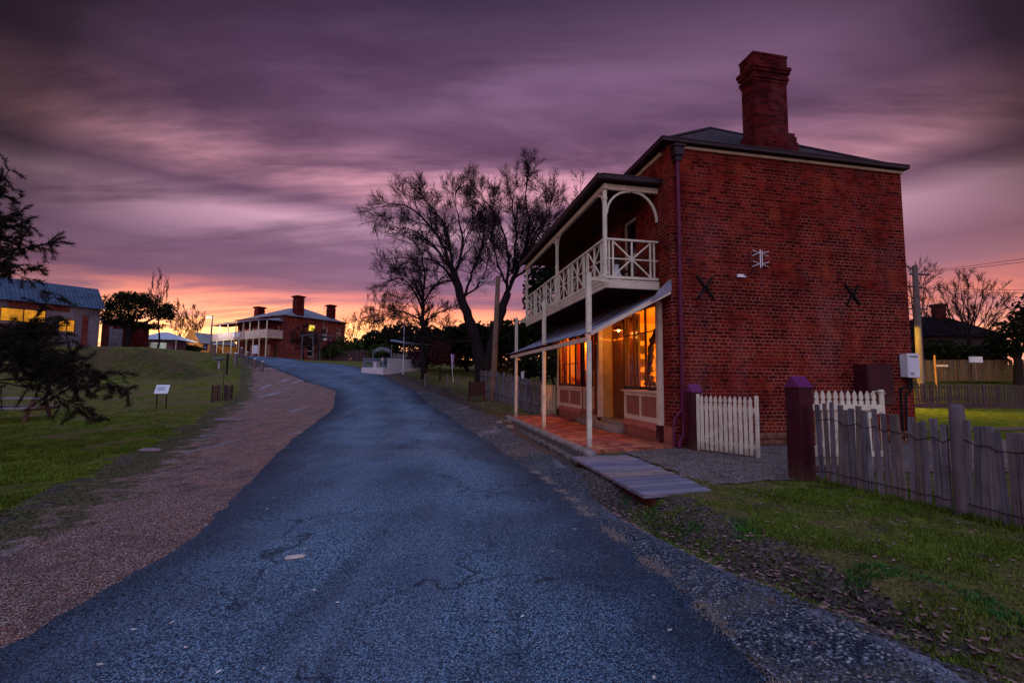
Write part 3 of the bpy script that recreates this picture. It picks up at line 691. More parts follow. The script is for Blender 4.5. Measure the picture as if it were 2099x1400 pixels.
mb = MB(); ppts = [(0.02, 0.0, awz(0) + 0.24), (-0.10, 0.0, awz(-.15) + .26), (-0.34, 0.0, awz(-.28) + .10), (-0.52, 0.0, awz(-.52) + .02), (-0.5, 0.0, awz(-.5) - .03), (0.02, 0.0, awz(0) - .03)]
mb.extr(ppts, (0, 0.03, 0)); mb.build('awning_end_flashing', M['awning'], shop)
mb = MB(); mb.bar((-0.02, 0.03, awz(0) - .07), (-2.10, 0.03, awz(-2.10) - .07), 0.035, 0.09); mb.build('awning_rafter', M['cream'], shop)
mb = MB(); mb.bar((-2.04, 0.0, 2.40), (-2.04, 9.0, 2.40), 0.07, 0.10); mb.build('awning_beam', M['cream'], shop)
for f in (1.5, 3.0, 4.5, 6.0, 7.5, 8.95): mb = MB(); mb.bar((-0.02, f, awz(0) - .08), (-2.0, f, awz(-2.0) - .08), 0.04, 0.07); mb.build('awning_rafter', M['soffit'], shop)
# verandah posts
for f in (0.0, 3.8, 7.95):
    mb = MB(); mb.box(-2.09, -1.99, f - .05, f + .05, 0.01, 2.36); mb.box(-2.095, -1.985, f - .055, f + .055, 2.53, 3.86)
    mb.box(-2.085, -1.995, f - .045, f + .045, 3.86, 3.90)
    po = mb.build('post', M['cream_white'], shop, bevel=0.012)
    mb = MB(); mb.bar((-2.0, f, 3.77), (-1.46, f + 0.22, 3.77), 0.04, 0.075); mb.bar((-2.0, f, 3.70), (-1.46, f + 0.22, 3.99), 0.03, 0.03); mb.build('brace', M['cream_white'], po)
# balcony
BO = -1.40; B0, B1 = 0.52, 9.0
mb = MB(); k = 0; f = B0
while f < B1 - 0.01:
    mb.box(BO - .04, -0.02, f + 0.004, min(f + .14, B1), 3.86, 3.895); f += .145
mb.build('balcony_floor', M['cream'], shop)
mb = MB(); f = B0 + .06
while f < B1 - .1:
    mb.box(BO + .05, -0.03, f + .004, f + .125, 3.70, 3.72); f += .13
for f in (0.7, 2.1, 3.5, 4.9, 6.3, 7.7, 8.8): mb.box(BO + .05, -0.02, f, f + .06, 3.725, 3.855)
mb.build('balcony_soffit', M['soffit'], shop)
mb = MB(); mb.box(BO - .02, BO + .04, B0 - .0, B1, 3.69, 3.855); mb.box(BO + .045, -0.01, B0, B0 + .06, 3.69, 3.855); mb.box(BO - .035, BO - .021, B0, B1, 3.79, 3.855)
mb.build('balcony_beam', M['cream'], shop, bevel=0.008)
bposts = [B0 + .05, 4.55, 8.95]
for f in bposts:
    mb = MB(); mb.box(BO - .045, BO + .045, f - .045, f + .045, 3.9, 6.10); mb.box(BO - .06, BO + .06, f - .06, f + .06, 5.86, 5.90)
    mb.build('balcony_post', M['cream_white'], shop, bevel=0.012)
def railing(p0, p1, panels):
    p0 = V(p0); p1 = V(p1); d = p1 - p0; L = d.length; u = d / L; mb = MB(); up = V((0, 0, 1))
    zt, zbm = 0.99, 0.06
    mb.bar(p0 + up * zt, p1 + up * zt, 0.075, 0.045); mb.bar(p0 + up * zbm, p1 + up * zbm, 0.05, 0.06)
    mb.bar(p0 + up * 0.52, p1 + up * 0.52, 0.028, 0.028)
    pl = L / panels
    for i in range(panels):
        a = p0 + u * (pl * i); b = p0 + u * (pl * (i + 1)); c = (a + b) / 2
        e1 = a + u * 0.10; e2 = b - u * 0.10; g1 = a + u * .20; g2 = b - u * .20
        for q in (e1, g1, c, g2, e2): mb.bar(q + up * .09, q + up * .97, 0.036, 0.036)
        mb.bar(g1 + up * .1, g2 + up * .95, 0.024, 0.034); mb.bar(g1 + up * .95, g2 + up * .1, 0.022, 0.034)
    return mb.build('balcony_railing', M['cream_white'], shop)
railing((BO, B0 + .05, 3.9), (-0.02, B0 + .05, 3.9), 1)
railing((BO, B0 + .1, 3.9), (BO, 4.50, 3.9), 3)
railing((BO, 4.60, 3.9), (BO, 8.9, 3.9), 3)
def arc_bracket(c, u, r, rz, w=0.045):
    c = V(c); u = V(u); pts = []
    for k in range(11):
        t = (pi / 2) * k / 10; pts.append(c + u * (r * (1 - cos(t))) + V((0, 0, -rz * (1 - sin(t)))))
    mb = MB()
    for a, b in zip(pts, pts[1:]): mb.bar(a, b + (b - a) * 0.06, w, 0.05)
    return mb.build('bracket', M['cream_white'], shop)
arc_bracket((BO + .05, B0 + .05, 6.12), (1, 0, 0), 0.62, 0.60); arc_bracket((-0.03, B0 + .05, 6.12), (-1, 0, 0), 0.62, 0.72)
for f, s_ in ((bposts[0], 1), (bposts[1], -1), (bposts[1], 1), (bposts[2], -1)):
    arc_bracket((BO, f + s_ * .05, 6.10), (0, s_, 0), 0.34, 0.42)
mb = MB(); mb.box(BO - .04, BO + .04, B0 - .02, B1 + .02, 6.12, 6.25); mb.box(BO + .04, -0.01, B0 - .0, B0 + .07, 6.12, 6.25); mb.build('balcony_plate', M['cream'], shop)
mb = MB(); zr = 6.36; g0 = B0 - .12
mb.add([(BO - .18, g0, zr), (BO - .18, B1 + .15, zr), (0, B1 - .3, 6.84), (0, g0 + .75, 6.84)], [(0, 1, 2, 3)], 0)
mb.add([(BO - .18, g0, zr), (0, g0 + .75, 6.84), (0, g0, zr)], [(0, 1, 2)], 1)
mb.add([(BO - .16, g0 + .02, zr - .02), (BO - .16, B1 + .13, zr - .02), (0, B1 + .13, zr - .02), (0, g0 + .02, zr - .02)], [(0, 3, 2, 1)], 2)
mb.build('balcony_roof', [m_iron('balcony roof iron', (0.30, 0.22, 0.28), axis=1, rust=0.4), m_iron('balcony roof iron end', (0.30, 0.22, 0.28), axis=0, rust=0.4), M['soffit']], shop)
mb = MB(); gutter(mb, (BO - .22, g0 - .08, zr - .02), (BO - .22, B1 + .2, zr - .02), .1, .10); mb.build('gutter', M['gutter'], shop)
mb = MB(); gutter(mb, (BO - .165, g0 - .05, zr - .02), (0.0, g0 - .05, zr - .02), .1, .10); mb.build('gutter', M['gutter'], shop)

# ---- shopfront
SF = 0.02
mb = MB(); mb.box(-0.025, 0.0, 0.0, 0.46, -0.25, 0.42)
mb.build('plinth', M['salmon'], shop)
def corner_post(f0, f1, zb=0.42):
    mb = MB(); mb.box(-0.10, 0.05, f0, f1, zb, 3.40); po = mb.build('pilaster', M['cream'], shop, bevel=0.01)
    mb = MB(); mb.box(-0.12, 0.06, f0 - .02, f1 + .02, zb - .33, zb - .003); mb.build('pilaster_base', M['maroon_dark'], po)
corner_post(0.44, 0.60, 0.42); corner_post(8.74, 8.90, 0.30)
def panel_bay(a, b, along='f', const=-0.05, deep=0.10, zb=0.45, zs=1.18, npan=2, name='stall_riser'):
    def box(mb, u0, u1, d0, d1, z0, z1):
        if along == 'f': mb.box(const + d0, const + d1, u0, u1, z0, z1)
        else: mb.box(u0, u1, const + d0, const + d1, z0, z1)
    sg = 1
    mb = MB(); box(mb, a, b, 0.02, 0.05, zb, zs); o = mb.build(name, M['salmon_panel'], shop)
    mb = MB(); box(mb, a, b, -0.01, 0.018, zs - .10, zs); box(mb, a, b, -0.01, 0.018, zb, zb + .12)
    for k in range(npan + 1):
        u = a + (b - a) * k / npan; ww = .07 if 0 < k < npan else .09
        u0 = max(a, u - ww / 2); u1 = min(b, u + ww / 2)
        if k == 0: u0, u1 = a, a + ww
        if k == npan: u0, u1 = b - ww, b
        box(mb, u0, u1, -0.01, 0.018, zb + .12, zs - .10)
    mb.build('panel_frame', M['cream'], o)
    mb = MB(); box(mb, a - .02, b + .02, -0.09, 0.10, zs + .002, zs + .05); mb.build('sill', M['cream'], o)
    mb = MB()
    pr = [(-0.01, zb - .003), (-0.10, zb - .12), (-0.10, zb - .165), (0.05, zb - .165), (0.05, zb - .003)]
    if along == 'f': mb.extr([(const + p, a, z) for p, z in pr], (0, b - a, 0))
    else: mb.extr([(a, const + p, z) for p, z in pr], (b - a, 0, 0))
    mb.build('skirting', M['salmon'], o)
    mb = MB(); box(mb, a, b, -0.015, 0.05, -0.25, zb - .17); mb.build('plinth', M['salmon'], o)
    return o
def glazed(a, b, along='f', const=-0.03, z0=1.24, z1=3.38, nv=3, hz=(2.72,), lab='shop_window'):
    def box(mb, u0, u1, z0_, z1_, t=0.025):
        if along == 'f': mb.box(const - t, const + t, u0, u1, z0_, z1_)
        else: mb.box(u0, u1, const - t, const + t, z0_, z1_)
    mb = MB(); box(mb, a, a + .07, z0, z1, .035); box(mb, b - .07, b, z0, z1, .035); box(mb, a + .07, b - .07, z0, z0 + .09, .035); box(mb, a + .07, b - .07, z1 - .06, z1, .035)
    for k in range(1, nv):
        u = a + (b - a) * k / nv; box(mb, u - .022, u + .022, z0 + .09, z1 - .06)
    for h in hz: box(mb, a + .07, b - .07, h - .014, h + .014, .018)
    o = mb.build(lab, M['dark_wood'], shop)
    mb = MB(); box(mb, a + .05, b - .05, z0 + .05, z1 - .03, .003); mb.build('pane', M['glass'], o); return o
panel_bay(0.60, 2.50); glazed(0.60, 2.50, nv=3, hz=(2.72,))
panel_bay(6.05, 8.74, npan=2); glazed(6.05, 8.74, nv=4, hz=(2.1, 2.9))
RD = 0.42
panel_bay(0.02, RD, along='w', const=6.05, npan=1); glazed(0.02, RD, along='w', const=6.08, nv=1, hz=(2.9,))
glazed(0.02, RD, along='w', const=2.46, nv=1, hz=(2.9,)); mb = MB(); mb.box(0.0, RD, 2.44, 2.50, 0.2, 1.23); mb.build('recess_side', M['brown_door'], shop)
# centre pilaster of the entrance
mb = MB(); mb.box(-0.06, 0.10, 4.36, 4.52, 0.30, 3.40); cp = mb.build('pilaster', M['cream'], shop, bevel=0.01)
mb = MB(); mb.box(-0.08, 0.12, 4.34, 4.54, 0.02, 0.298); mb.build('pilaster_base', M['maroon_dark'], cp)
mb = MB(); mb.box(0.12, RD - .01, 4.39, 4.49, 0.30, 3.38); mb.build('entrance_partition', m_paint('ochre boards', (0.62, 0.36, 0.12)), shop)
# doors
def door(a, b, x, name='door'):
    mb = MB(); mb.box(x, x + .05, a, b, 0.30, 2.75)
    for (z0, z1) in ((0.45, 1.05), (1.2, 2.55)):
        for (u0, u1) in ((a + .1, (a+b)/2 - .05), ((a+b)/2 + .05, b - .1)):
            mb.box(x - .012, x, u0 - .02, u0, z0, z1); mb.box(x - .012, x, u1, u1 + .02, z0, z1); mb.box(x - .012, x, u0, u1, z0 - .02, z0); mb.box(x - .012, x, u0, u1, z1, z1 + .02)
    d = mb.build(name, M['brown_door'], shop)
    mb = MB(); mb.lathe([(0, 0), (.03, .01), (.03, .04), (0, .05)], (x - .06, a + .12, 1.25), 10); mb.tube([(x - .05, a + .12, 1.28), (x, a + .12, 1.28)], .012, 6); mb.build('handle', M['galv'], d)
    mb = MB(); mb.box(x, x + .05, a, b, 2.80, 3.38); mb.build('transom', M['brown_door'], d)
door(2.52, 4.36, RD); door(4.52, 6.0, RD)
# stone steps
mb = MB(); rng = random.Random(2)
mb.prism([(0.0, 2.5), (RD + .2, 2.5), (RD + .2, 6.03), (0.0, 6.03)], -0.2, 0.292)
for (w, f, lx, ly, z) in ((-0.16, 3.35, .5, 1.7, .04), (-0.14, 5.0, .45, 1.5, .03)): stone_block(mb, w, f, z + .05, lx, ly, .24, rng, .02)
stone_block(mb, 0.02, 3.3, .22, .30, 1.55, .16, rng, .01); stone_block(mb, 0.02, 5.2, .20, .30, 1.5, .17, rng, .01)
mb.build('step', M['stone'], shop)
# interior
mb = MB(); rx = 3.6
mb.quad((rx, 0.24, 0.28), (rx, 8.8, 0.28), (rx, 8.8, 3.39), (rx, 0.24, 3.39)); mb.quad((0.05, 0.245, 0.28), (rx, 0.245, 0.28), (rx, 0.245, 3.39), (0.05, 0.245, 3.39))
mb.quad((0.05, 8.8, 0.28), (rx, 8.8, 0.28), (rx, 8.8, 3.39), (0.05, 8.8, 3.39)); mb.quad((0.05, 0.24, 0.28), (rx, 0.24, 0.28), (rx, 8.8, 0.28), (0.05, 8.8, 0.28)); mb.quad((0.05, 0.24, 3.395), (rx, 0.24, 3.395), (rx, 8.8, 3.395), (0.05, 8.8, 3.395))
mb.quad((RD + .06, 4.4, 0.28), (rx, 4.4, 0.28), (rx, 4.4, 3.39), (RD + .06, 4.4, 3.39))
mb.quad((1.5, 2.45, 0.28), (1.5, 0.24, 0.28), (1.5, 0.24, 0.9), (1.5, 2.45, 0.9))
mb.build('interior_wall', M['room'], shop)
mb = MB(); mb.box(0.05, 0.75, 0.62, 2.38, 1.12, 1.16); mb.box(0.05, 0.8, 6.15, 8.7, 1.12, 1.16); mb.build('window_shelf', M['frame_wood'], shop)

def shopT(w, f, z): return BC + BW * w + BF * f + V((0, 0, z))
# ceiling lamps in the shop, and the light they give
def lamp_in(w, f, z, e, col, label, r=0.09):
    t = thing('pendant_lamp', label, 'lamp', shopT(w, f, z), BROT)
    mb = MB(); mb.tube([(0, 0, 0.05), (0, 0, 3.39 - z)], .008, 6); mb.lathe([(0.02, 0.14), (0.06, 0.12), (0.17, 0.0), (0.165, -0.01), (0.05, .10)], (0, 0, 0), 16); mb.build('lamp_shade', M['frame_wood'], t)
    mb = MB(); mb.lathe([(0, -0.06), (.04, -.03), (.045, 0), (.03, .04), (0, .06)], (0, 0, 0), 12); mb.build('bulb', m_emit('bulb glow', col, 25), t)
    ld = bpy.data.lights.new('bulb_light', 'POINT'); ld.energy = e; ld.color = col[:3]; ld.shadow_soft_size = r
    lo = bpy.data.objects.new('bulb_light', ld); COL.objects.link(lo); lo.parent = t; lo.location = (0, 0, -0.14)
lamp_in(1.9, 1.0, 2.75, 400, (1.0, 0.43, 0.05), 'lit pendant lamp behind the shop window nearest the downpipe')
lamp_in(0.34, 7.15, 3.02, 130, (1.0, 0.36, 0.045), 'lit pendant lamp behind the far shop window with red cloths')
lamp_in(0.16, 3.3, 3.0, 26, (1.0, 0.42, 0.09), 'lit lamp hanging in the recessed shop doorway')

# display things
def framed(w, f, z, wd, ht, label, rot=0, tilt=0, group=None, fm='frame_wood', pm='print'):
    t = thing('picture_frame', label, 'picture', shopT(w, f, z), BROT + rot, group)
    t.rotation_euler = (0, tilt, BROT + rot)
    mb = MB(); mb.box(-.01, .01, -wd/2, -wd/2 + .02, 0, ht); mb.box(-.01, .01, wd/2 - .02, wd/2, 0, ht); mb.box(-.01, .01, -wd/2 + .02, wd/2 - .02, 0, .02); mb.box(-.01, .01, -wd/2 + .02, wd/2 - .02, ht - .02, ht)
    mb.build('frame', M[fm], t); mb = MB(); mb.box(-.004, .006, -wd/2 + .015, wd/2 - .015, .015, ht - .015); mb.build('picture', M[pm], t)
rng = random.Random(11)
cnt = 0
rowsn = ['top', 'second', 'third', 'bottom']
coln = ['leftmost', 'second', 'third', 'rightmost']
mb = MB(); mb.box(.6, 3.5, 4.30, 4.38, 0.3, 3.38); mb.build('interior_wall', M['room'], shop)
for r in range(4):
    for c in range(4):
        wx = (1.20, 1.42, 1.72, 1.96)[c]; zt_ = (2.85, 2.42, 1.99, 1.56) if c < 2 else (2.12, 1.84, 1.56, 1.28)
        framed(wx, 4.28, zt_[r] - .1, 0.20, 0.32 if c < 2 else .22, f'small dark print, {coln[c]} in the {rowsn[r]} row of prints behind the near shop window', rot=pi/2, pm='print', fm='paper', group='small prints hung behind the near shop window')
framed(0.35, 1.45, 1.17, 0.22, 0.30, 'small upright pale framed photograph standing on the near shop window shelf', fm='paper', tilt=-.2)
framed(0.40, 1.05, 1.17, 0.34, 0.42, 'larger framed drawing leaning on the near shop window shelf', tilt=-.25, fm='frame_wood', pm='paper')
framed(0.22, 0.86, 1.17, 0.26, 0.16, 'low white card with dark strokes standing at the front of the near shop window', tilt=-.3, fm='board_white', pm='paper')
framed(0.22, 1.22, 1.17, 0.26, 0.17, 'low white handwritten card beside the framed drawing in the near shop window', tilt=-.3, fm='board_white', pm='paper')
# garland
mb = MB(); gp = []
for k in range(26):
    t_ = k / 25; gp.append(V((0.14 + .03 * sin(t_ * 9), 0.62 + 0.98 * t_ ** .8 + .03 * sin(t_ * 17), 3.22 - 1.85 * t_ ** 1.15)))
mb.tube(gp, [0.04 + .04 * abs(sin(k * 1.3)) + .014 * (k % 3) for k in range(26)], 8)
rng = random.Random(4)
for p in gp:
    for _ in range(9):
        d = V((rng.uniform(-1, 1), rng.uniform(-1, 1), rng.uniform(-1, .4))) * 0.085
        q = p + d; s_ = rng.uniform(.015, .035); mb.add([q, q + V((0, s_, s_)), q + V((s_, -s_, s_ * 1.6))], [(0, 1, 2)])
g = mb.build('garland', M['garland']); g.location = BC; g.rotation_euler = (0, 0, BROT); tag(g, 'dark dried garland draped diagonally across the near shop window', 'garland')
mb = MB(); mb.lathe([(0.0, 0), (.09, 0), (.11, .1), (.07, .28), (.05, .36), (.08, .42)], (0, 0, 0), 16); vz = mb.build('vase', M['dark_wood']); vz.location = shopT(.4, 1.75, 1.17); tag(vz, 'dark tall vase standing in the near shop window under the garland', 'vase')
# far window: hanging cloths and a red bowl
for i, (f, wd, mm, lab) in enumerate(((6.55, .30, 'red_cloth', 'red cloth hanging beside the window edge nearest the doorway'), (6.95, .24, 'orange_cloth', 'orange patterned cloth hanging second from the doorway'), (7.35, .30, 'orange_cloth', 'orange patterned cloth hanging in the middle of the far shop window'), (7.75, .24, 'red_cloth', 'narrow red cloth hanging left of the middle in the far window'), (8.25, .34, 'red_cloth', 'wide dark red cloth hanging at the far end of the far shop window'))):
    mb = MB(); vs = []; fs = []
    for j in range(13):
        for k in range(7):
            u = (j / 12 - .5) * wd; vs.append((0.65 + .035 * sin(j * 1.9 + i), f + u * (1 - .25 * k / 6 * (1 - abs(j / 6 - 1))), 3.2 - 1.35 * k / 6))
    for j in range(12):
        for k in range(6): a = j * 7 + k; fs.append((a, a + 7, a + 8, a + 1))
    mb.add(vs, fs, 0, True); o = mb.build('hanging_cloth', M[mm]); o.location = BC; o.rotation_euler = (0, 0, BROT); tag(o, lab, 'cloth')
mb = MB(); mb.lathe([(.06, 0), (.08, .02), (.2, .1), (.33, .36), (.31, .36), (.18, .12), (0, .06)], (0, 0, 0), 24); o = mb.build('bowl', M['red_cloth']); o.location = shopT(.35, 7.15, 1.17); tag(o, 'large glossy red bowl on the far shop window shelf', 'bowl')
mb = MB(); rng = random.Random(9)
mb.lathe([(.05, 0), (.07, .12), (.03, .22)], (0, 0, 0), 12)
for _ in range(60):
    a = rng.uniform(0, 6.28); r = rng.uniform(.02, .16); z = .22 + rng.uniform(0, .26); q = V((r * cos(a), r * sin(a), z)); mb.tube([(0, 0, .2), q], .004, 3, cap=False); s_ = .035
    mb.add([q, q + V((s_, 0, s_)), q + V((0, s_, s_)), q + V((-s_, 0, s_ * .5))], [(0, 1, 2, 3)])
o = mb.build('flower_vase', M['orange_cloth']); o.location = shopT(.35, 8.2, 1.17); tag(o, 'vase of orange flowers at the far end of the far shop window', 'vase')
mb = MB(); mb.lathe([(.03, 0), (.05, .05), (.03, .12), (.045, .17), (0, .22)], (0, 0, 0), 12); o = mb.build('figurine', M['dark_wood']); o.location = shopT(.25, 6.35, 1.17); tag(o, 'small dark figurine on the shelf of the far shop window', 'figurine')
# things on the balcony
mb = MB(); mb.lathe([(.07, 0), (.12, .08), (.13, .25), (.07, .38), (.05, .46), (.07, .52)], (0, 0, 0), 16); o = mb.build('jar', M['white']); o.location = shopT(-.85, 1.15, 3.90); tag(o, 'pale stoneware jar standing on the balcony floor', 'jar')
ct = thing('balcony_chair', 'dark wooden chair on the balcony behind the end railing', 'chair', shopT(-.62, 1.55, 3.9), BROT)
mb = MB(); mb.box(-.22, .22, -.22, .22, .42, .45); mb.build('seat', M['dark_wood'], ct); mb = MB(); mb.box(-.22, .22, .19, .22, .60, .95); mb.build('backrest', M['dark_wood'], ct)
for sx in (-1, 1):
    for sy in (-1, 1): mb = MB(); mb.box(sx*.2 - .018, sx*.2 + .018, sy*.2 - .018, sy*.2 + .018, 0, .42 if sy < 0 else .95); mb.build('leg', M['dark_wood'], ct)

# ---- antenna, meter cabinet, water heater on the side wall
an = thing('tv_antenna', 'pale rod television antenna on a bracket high on the brick side wall', 'antenna', shopT(2.13, -0.05, 4.29), BROT)
mb = MB(); mb.tube([(-0.30, -.03, -.28), (-0.17, -.12, -.26), (-0.13, -.25, -.1), (-0.13, -.25, .12)], .014, 8); mb.build('mast_arm', M['black'], an)
mb = MB(); mb.box(-.44, -.22, -.05, .0, -.32, -.25); mb.build('wall_bracket', M['alu'], an)
mb = MB(); mb.tube([(-.005, -.28, -.13), (-.005, -.28, .30)], .013, 8); mb.tube([(.03, -.3, -.10), (.03, -.3, .28)], .009, 8)
for zc in (.22, -.04):
    for s_ in (-1, 1):
        for (dx, dz) in ((.22, .055), (.22, -.07)): mb.tube([(s_ * .04, -.3, zc), (s_ * dx, -.3 + (0 if dz > 0 else .02), zc + dz)], .008, 6)
mb.build('dipoles', M['alu'], an)
mb = MB()
for k in range(9): mb.tube([(-.22, -.17, -.12 + k * .052), (.24, -.17, -.12 + k * .052)], .004, 5)
mb.tube([(-.22, -.17, -.13), (-.22, -.17, .31)], .012, 6); mb.build('reflector_grid', M['black'], an)

mc = thing('meter_cabinet', 'maroon painted metal meter cabinet on the brick wall beside the white heater', 'cabinet', shopT(5.33, -0.01, 0.92), BROT)
mb = MB(); mb.box(-.38, .42, -.34, 0, 0.02, 1.00); mb.build('box', M['maroon_dark'], mc, bevel=.008); mb = MB(); mb.box(-.36, .40, -.355, -.342, .04, .98); mb.build('door', M['maroon_dark'], mc, bevel=.004)
wh = thing('water_heater', 'white outdoor gas water heater on the corner of the brick wall', 'water heater', shopT(6.53, -0.02, 1.62), BROT)
mb = MB(); mb.box(-.17, .17, -.16, 0, 0, .58); mb.box(-.185, .185, -.22, -.162, -.01, .60); hc = mb.build('casing', M['white'], wh, bevel=.012)
mb = MB(); mb.box(-.13, .13, -.224, -.2215, .51, .535); mb.build('flue_slot', M['black'], wh)
def text(s_, size, mat, loc, rot, parent=None, name='lettering', ext=0.002, spacing=1.0):
    cu = bpy.data.curves.new(name, 'FONT'); cu.body = s_; cu.size = size; cu.extrude = ext; cu.align_x = 'CENTER'; cu.space_character = spacing
    o = bpy.data.objects.new(name, cu); COL.objects.link(o)
    dg = bpy.context.evaluated_depsgraph_get(); me = bpy.data.meshes.new_from_object(o.evaluated_get(dg)); bpy.data.objects.remove(o)
    o = bpy.data.objects.new(name, me); COL.objects.link(o); me.materials.clear(); me.materials.append(mat); o.location = loc; o.rotation_euler = rot
    if parent: o.parent = parent
    return o
text('Rinnai', .055, M['ink'], (-.06, -.2235, .085), (pi/2, 0, 0), wh); text('INFINITY 26', .022, M['ink'], (-.06, -.2235, .055), (pi/2, 0, 0), wh)
mb = MB(); mb.tube([(-.02, -.08, 0), (-.02, -.08, -.22), (-.22, -.07, -.28), (-.26, -.06, -.34), (-.26, -.06, -1.6)], .03, 8); mb.tube([(.05, -.08, 0), (.07, -.09, -.22), (.0, -.08, -.38), (-.12, -.07, -.44), (-.14, -.06, -1.6)], .03, 8)
mb.tube([(.1, -.06, 0), (.1, -.06, -.2), (.05, -.06, -.30)], .018, 8); mb.build('pipe', M['black'], wh)

# ---------------------------------------------------------------- gates and gateposts
def gatepost(loc, rz, h, w, label):
    t = thing('gatepost', label, 'gatepost', loc, rz)
    mb = MB(); mb.box(-w/2, w/2, -w/2, w/2, -0.1, h - .18); mb.build('post', M['maroon_dark'], t, bevel=.008)
    mb = MB(); q = w/2 + .012; z0 = h - .178; mb.extr([(-q, -q, z0), (-q, q, z0), (-q, 0, h)], (2 * q, 0, 0)); mb.build('cap', M['maroon_cap'], t)
    return t
gatepost((4.06, 10.28, 0), BROT, 1.42, .24, 'square maroon gatepost with peaked cap against the brick wall corner')
gatepost((4.56, 7.33, 0), BROT + .1, 1.58, .27, 'square maroon gatepost with peaked cap at the end of the grey paling fence')
def gate(a, b, z, h, label, flip=1, zr=0.0):
    a = V(a); b = V(b); d = b - a; L = d.length; rz = atan2(d.y, d.x)
    t = thing('picket_gate', label, 'gate', (a.x, a.y, z), rz)
    n = 11; st = .07
    for x in (0, L - st):
        mb = MB(); mb.box(x, x + st, -.02 * flip - .02, -.02 * flip + .02, 0, h + .0); mb.build('stile', M['cream_white'], t, bevel=.006)
    for k in range(n):
        x = st + .02 + (L - 2 * st - .04) * (k + .5) / n; w = .070; zt = h * .985
        yy = .012 * flip; pr = [(-w/2, .04), (w/2, .04), (w/2, zt - .17), (w/2 - .014, zt - .155), (w/2 - .014, zt - .145), (w/2, zt - .125), (w/2, zt - .09), (w/2 - .012, zt - .045), (0, zt), (-w/2 + .012, zt - .045), (-w/2, zt - .09), (-w/2, zt - .125), (-w/2 + .014, zt - .145), (-w/2 + .014, zt - .155), (-w/2, zt - .17)]
        mb = MB(); mb.extr([(x + p, yy - .01, q) for p, q in pr], (0, .02, 0)); mb.build('picket', M['cream_white'], t)
    y0 = -.035 * flip
    for q0, q1 in ((.17, .26), (h - .33, h - .24)): mb = MB(); mb.box(st, L - st, y0 - .014, y0 + .014, q0, q1); mb.build('rail', M['cream_white'], t)
    mb = MB(); mb.bar((st, y0 - .016 * flip, .24), (L - st, y0 - .016 * flip, h - .30), .024, .08, up=(0, 0, 1)); mb.build('brace', M['cream_white'], t)
    return t
g1 = gate((4.05, 10.14, 0), (4.87, 9.13, 0), -0.02, 1.22, 'open cream picket gate hung on the gatepost beside the downpipe', -1)
g2 = gate((4.73, 7.52, 0), (6.08, 7.56, 0), 0.13, 1.24, 'open cream picket gate partly behind the grey paling fence', 1)
mb = MB(); mb.tube([(1.30 + .05 * cos(a_ / 2), -.04 + .06 * sin(a_ / 2), 1.20 + .02 * sin(a_)) for a_ in range(0, 14)], .008, 5); mb.tube([(1.1, -.05, 1.17), (1.2, -.05, 1.22), (1.3, -.06, 1.22)], .007, 5); mb.build('rope_tie', M['paper'], g2)

# ---------------------------------------------------------------- fences
def paling_fence(name, label, pts, h, step, wid, mat, zf, seed, postn=None, lean=0.05, wires=True, sag=0.0, hj=.06, cat='fence', rails=False, thick=.025):
    rng = random.Random(seed); P = [V((*p, 0)) for p in pts]
    org = V((P[0].x, P[0].y, zf(P[0].x, P[0].y))); t = thing(name, label, cat, org)
    tot = sum((b - a).length for a, b in zip(P, P[1:]))
    def on(s_):
        for a, b in zip(P, P[1:]):
            L = (b - a).length
            if s_ <= L: return a + (b - a) * (s_ / L), (b - a).normalized()
            s_ -= L
        return P[-1], (P[-1] - P[-2]).normalized()
    s_ = 0; wt = []; wl = []; proto = None
    while s_ < tot:
        p, u = on(s_); nrm = V((-u.y, u.x, 0)); zb_ = zf(p.x, p.y) - .03
        ph = (s_ / tot) * pi; hh = h * (1 - sag * sin(ph)) + rng.uniform(-hj, hj)
        ln = u * rng.gauss(0, lean) * hh + nrm * rng.gauss(0, lean * .5) * hh
        w = wid * rng.uniform(.8, 1.2)
        a = p + V((0, 0, zb_)) - org; b = a + V((0, 0, hh)) + ln
        mb = MB(); mb.bar(a, b, thick * rng.uniform(.8, 1.3), w, up=(u.x, u.y, 0), w2=thick * .9, h2=w * rng.uniform(.8, 1)); mb.build('paling', mat, t)
        wt.append(a + (b - a) * .80 + nrm * -(thick * .7 + .004)); wl.append(a + (b - a) * .17 + nrm * -(thick * .7 + .004))
        s_ += step * rng.uniform(.75, 1.25)
    if wires:
        for ww in (wt, wl): mb = MB(); mb.tube(ww, .006, 5); mb.build('wire', M['wire'], t)
    if rails:
        for z in (.3, .82):
            mb = MB()
            for a, b in zip(P, P[1:]):
                nrm = V((-(b-a).normalized().y, (b-a).normalized().x, 0)) * (thick + .02)
                mb.bar(a + V((0, 0, zf(a.x, a.y) + h * z)) - org + nrm, b + V((0, 0, zf(b.x, b.y) + h * z)) - org + nrm, .04, .07)
            mb.build('rail', mat, t)
    if postn:
        for s_ in postn:
            p, u = on(s_); q = p + V((0, 0, zf(p.x, p.y) - .1)) - org
            mb = MB(); r = .075 if wires else .05
            rr = [(r * 1.08, 0), (r * 1.02, .5 * h), (r * .95, h * 1.08), (r * .6, h * 1.09 + .02), (0, h * 1.09 + .02)]
            mb.lathe([(a_, z_) for a_, z_ in rr], q + V((0, 0, 0)), 12); mb.build('post', M['polewood'] if wires else mat, t)
    return t
nearf = [(4.74, 7.12), (4.98, 6.3), (5.18, 5.5), (5.30, 4.85), (5.48, 4.2), (5.75, 3.3)]
paling_fence('paling_fence', 'weathered grey split paling fence wired together along the right verge', nearf, 1.24, .098, .066, M['paling'], lambda x, y: tz(x, y), 21, postn=[1.78], sag=.13, lean=.028, hj=.055, thick=.03)
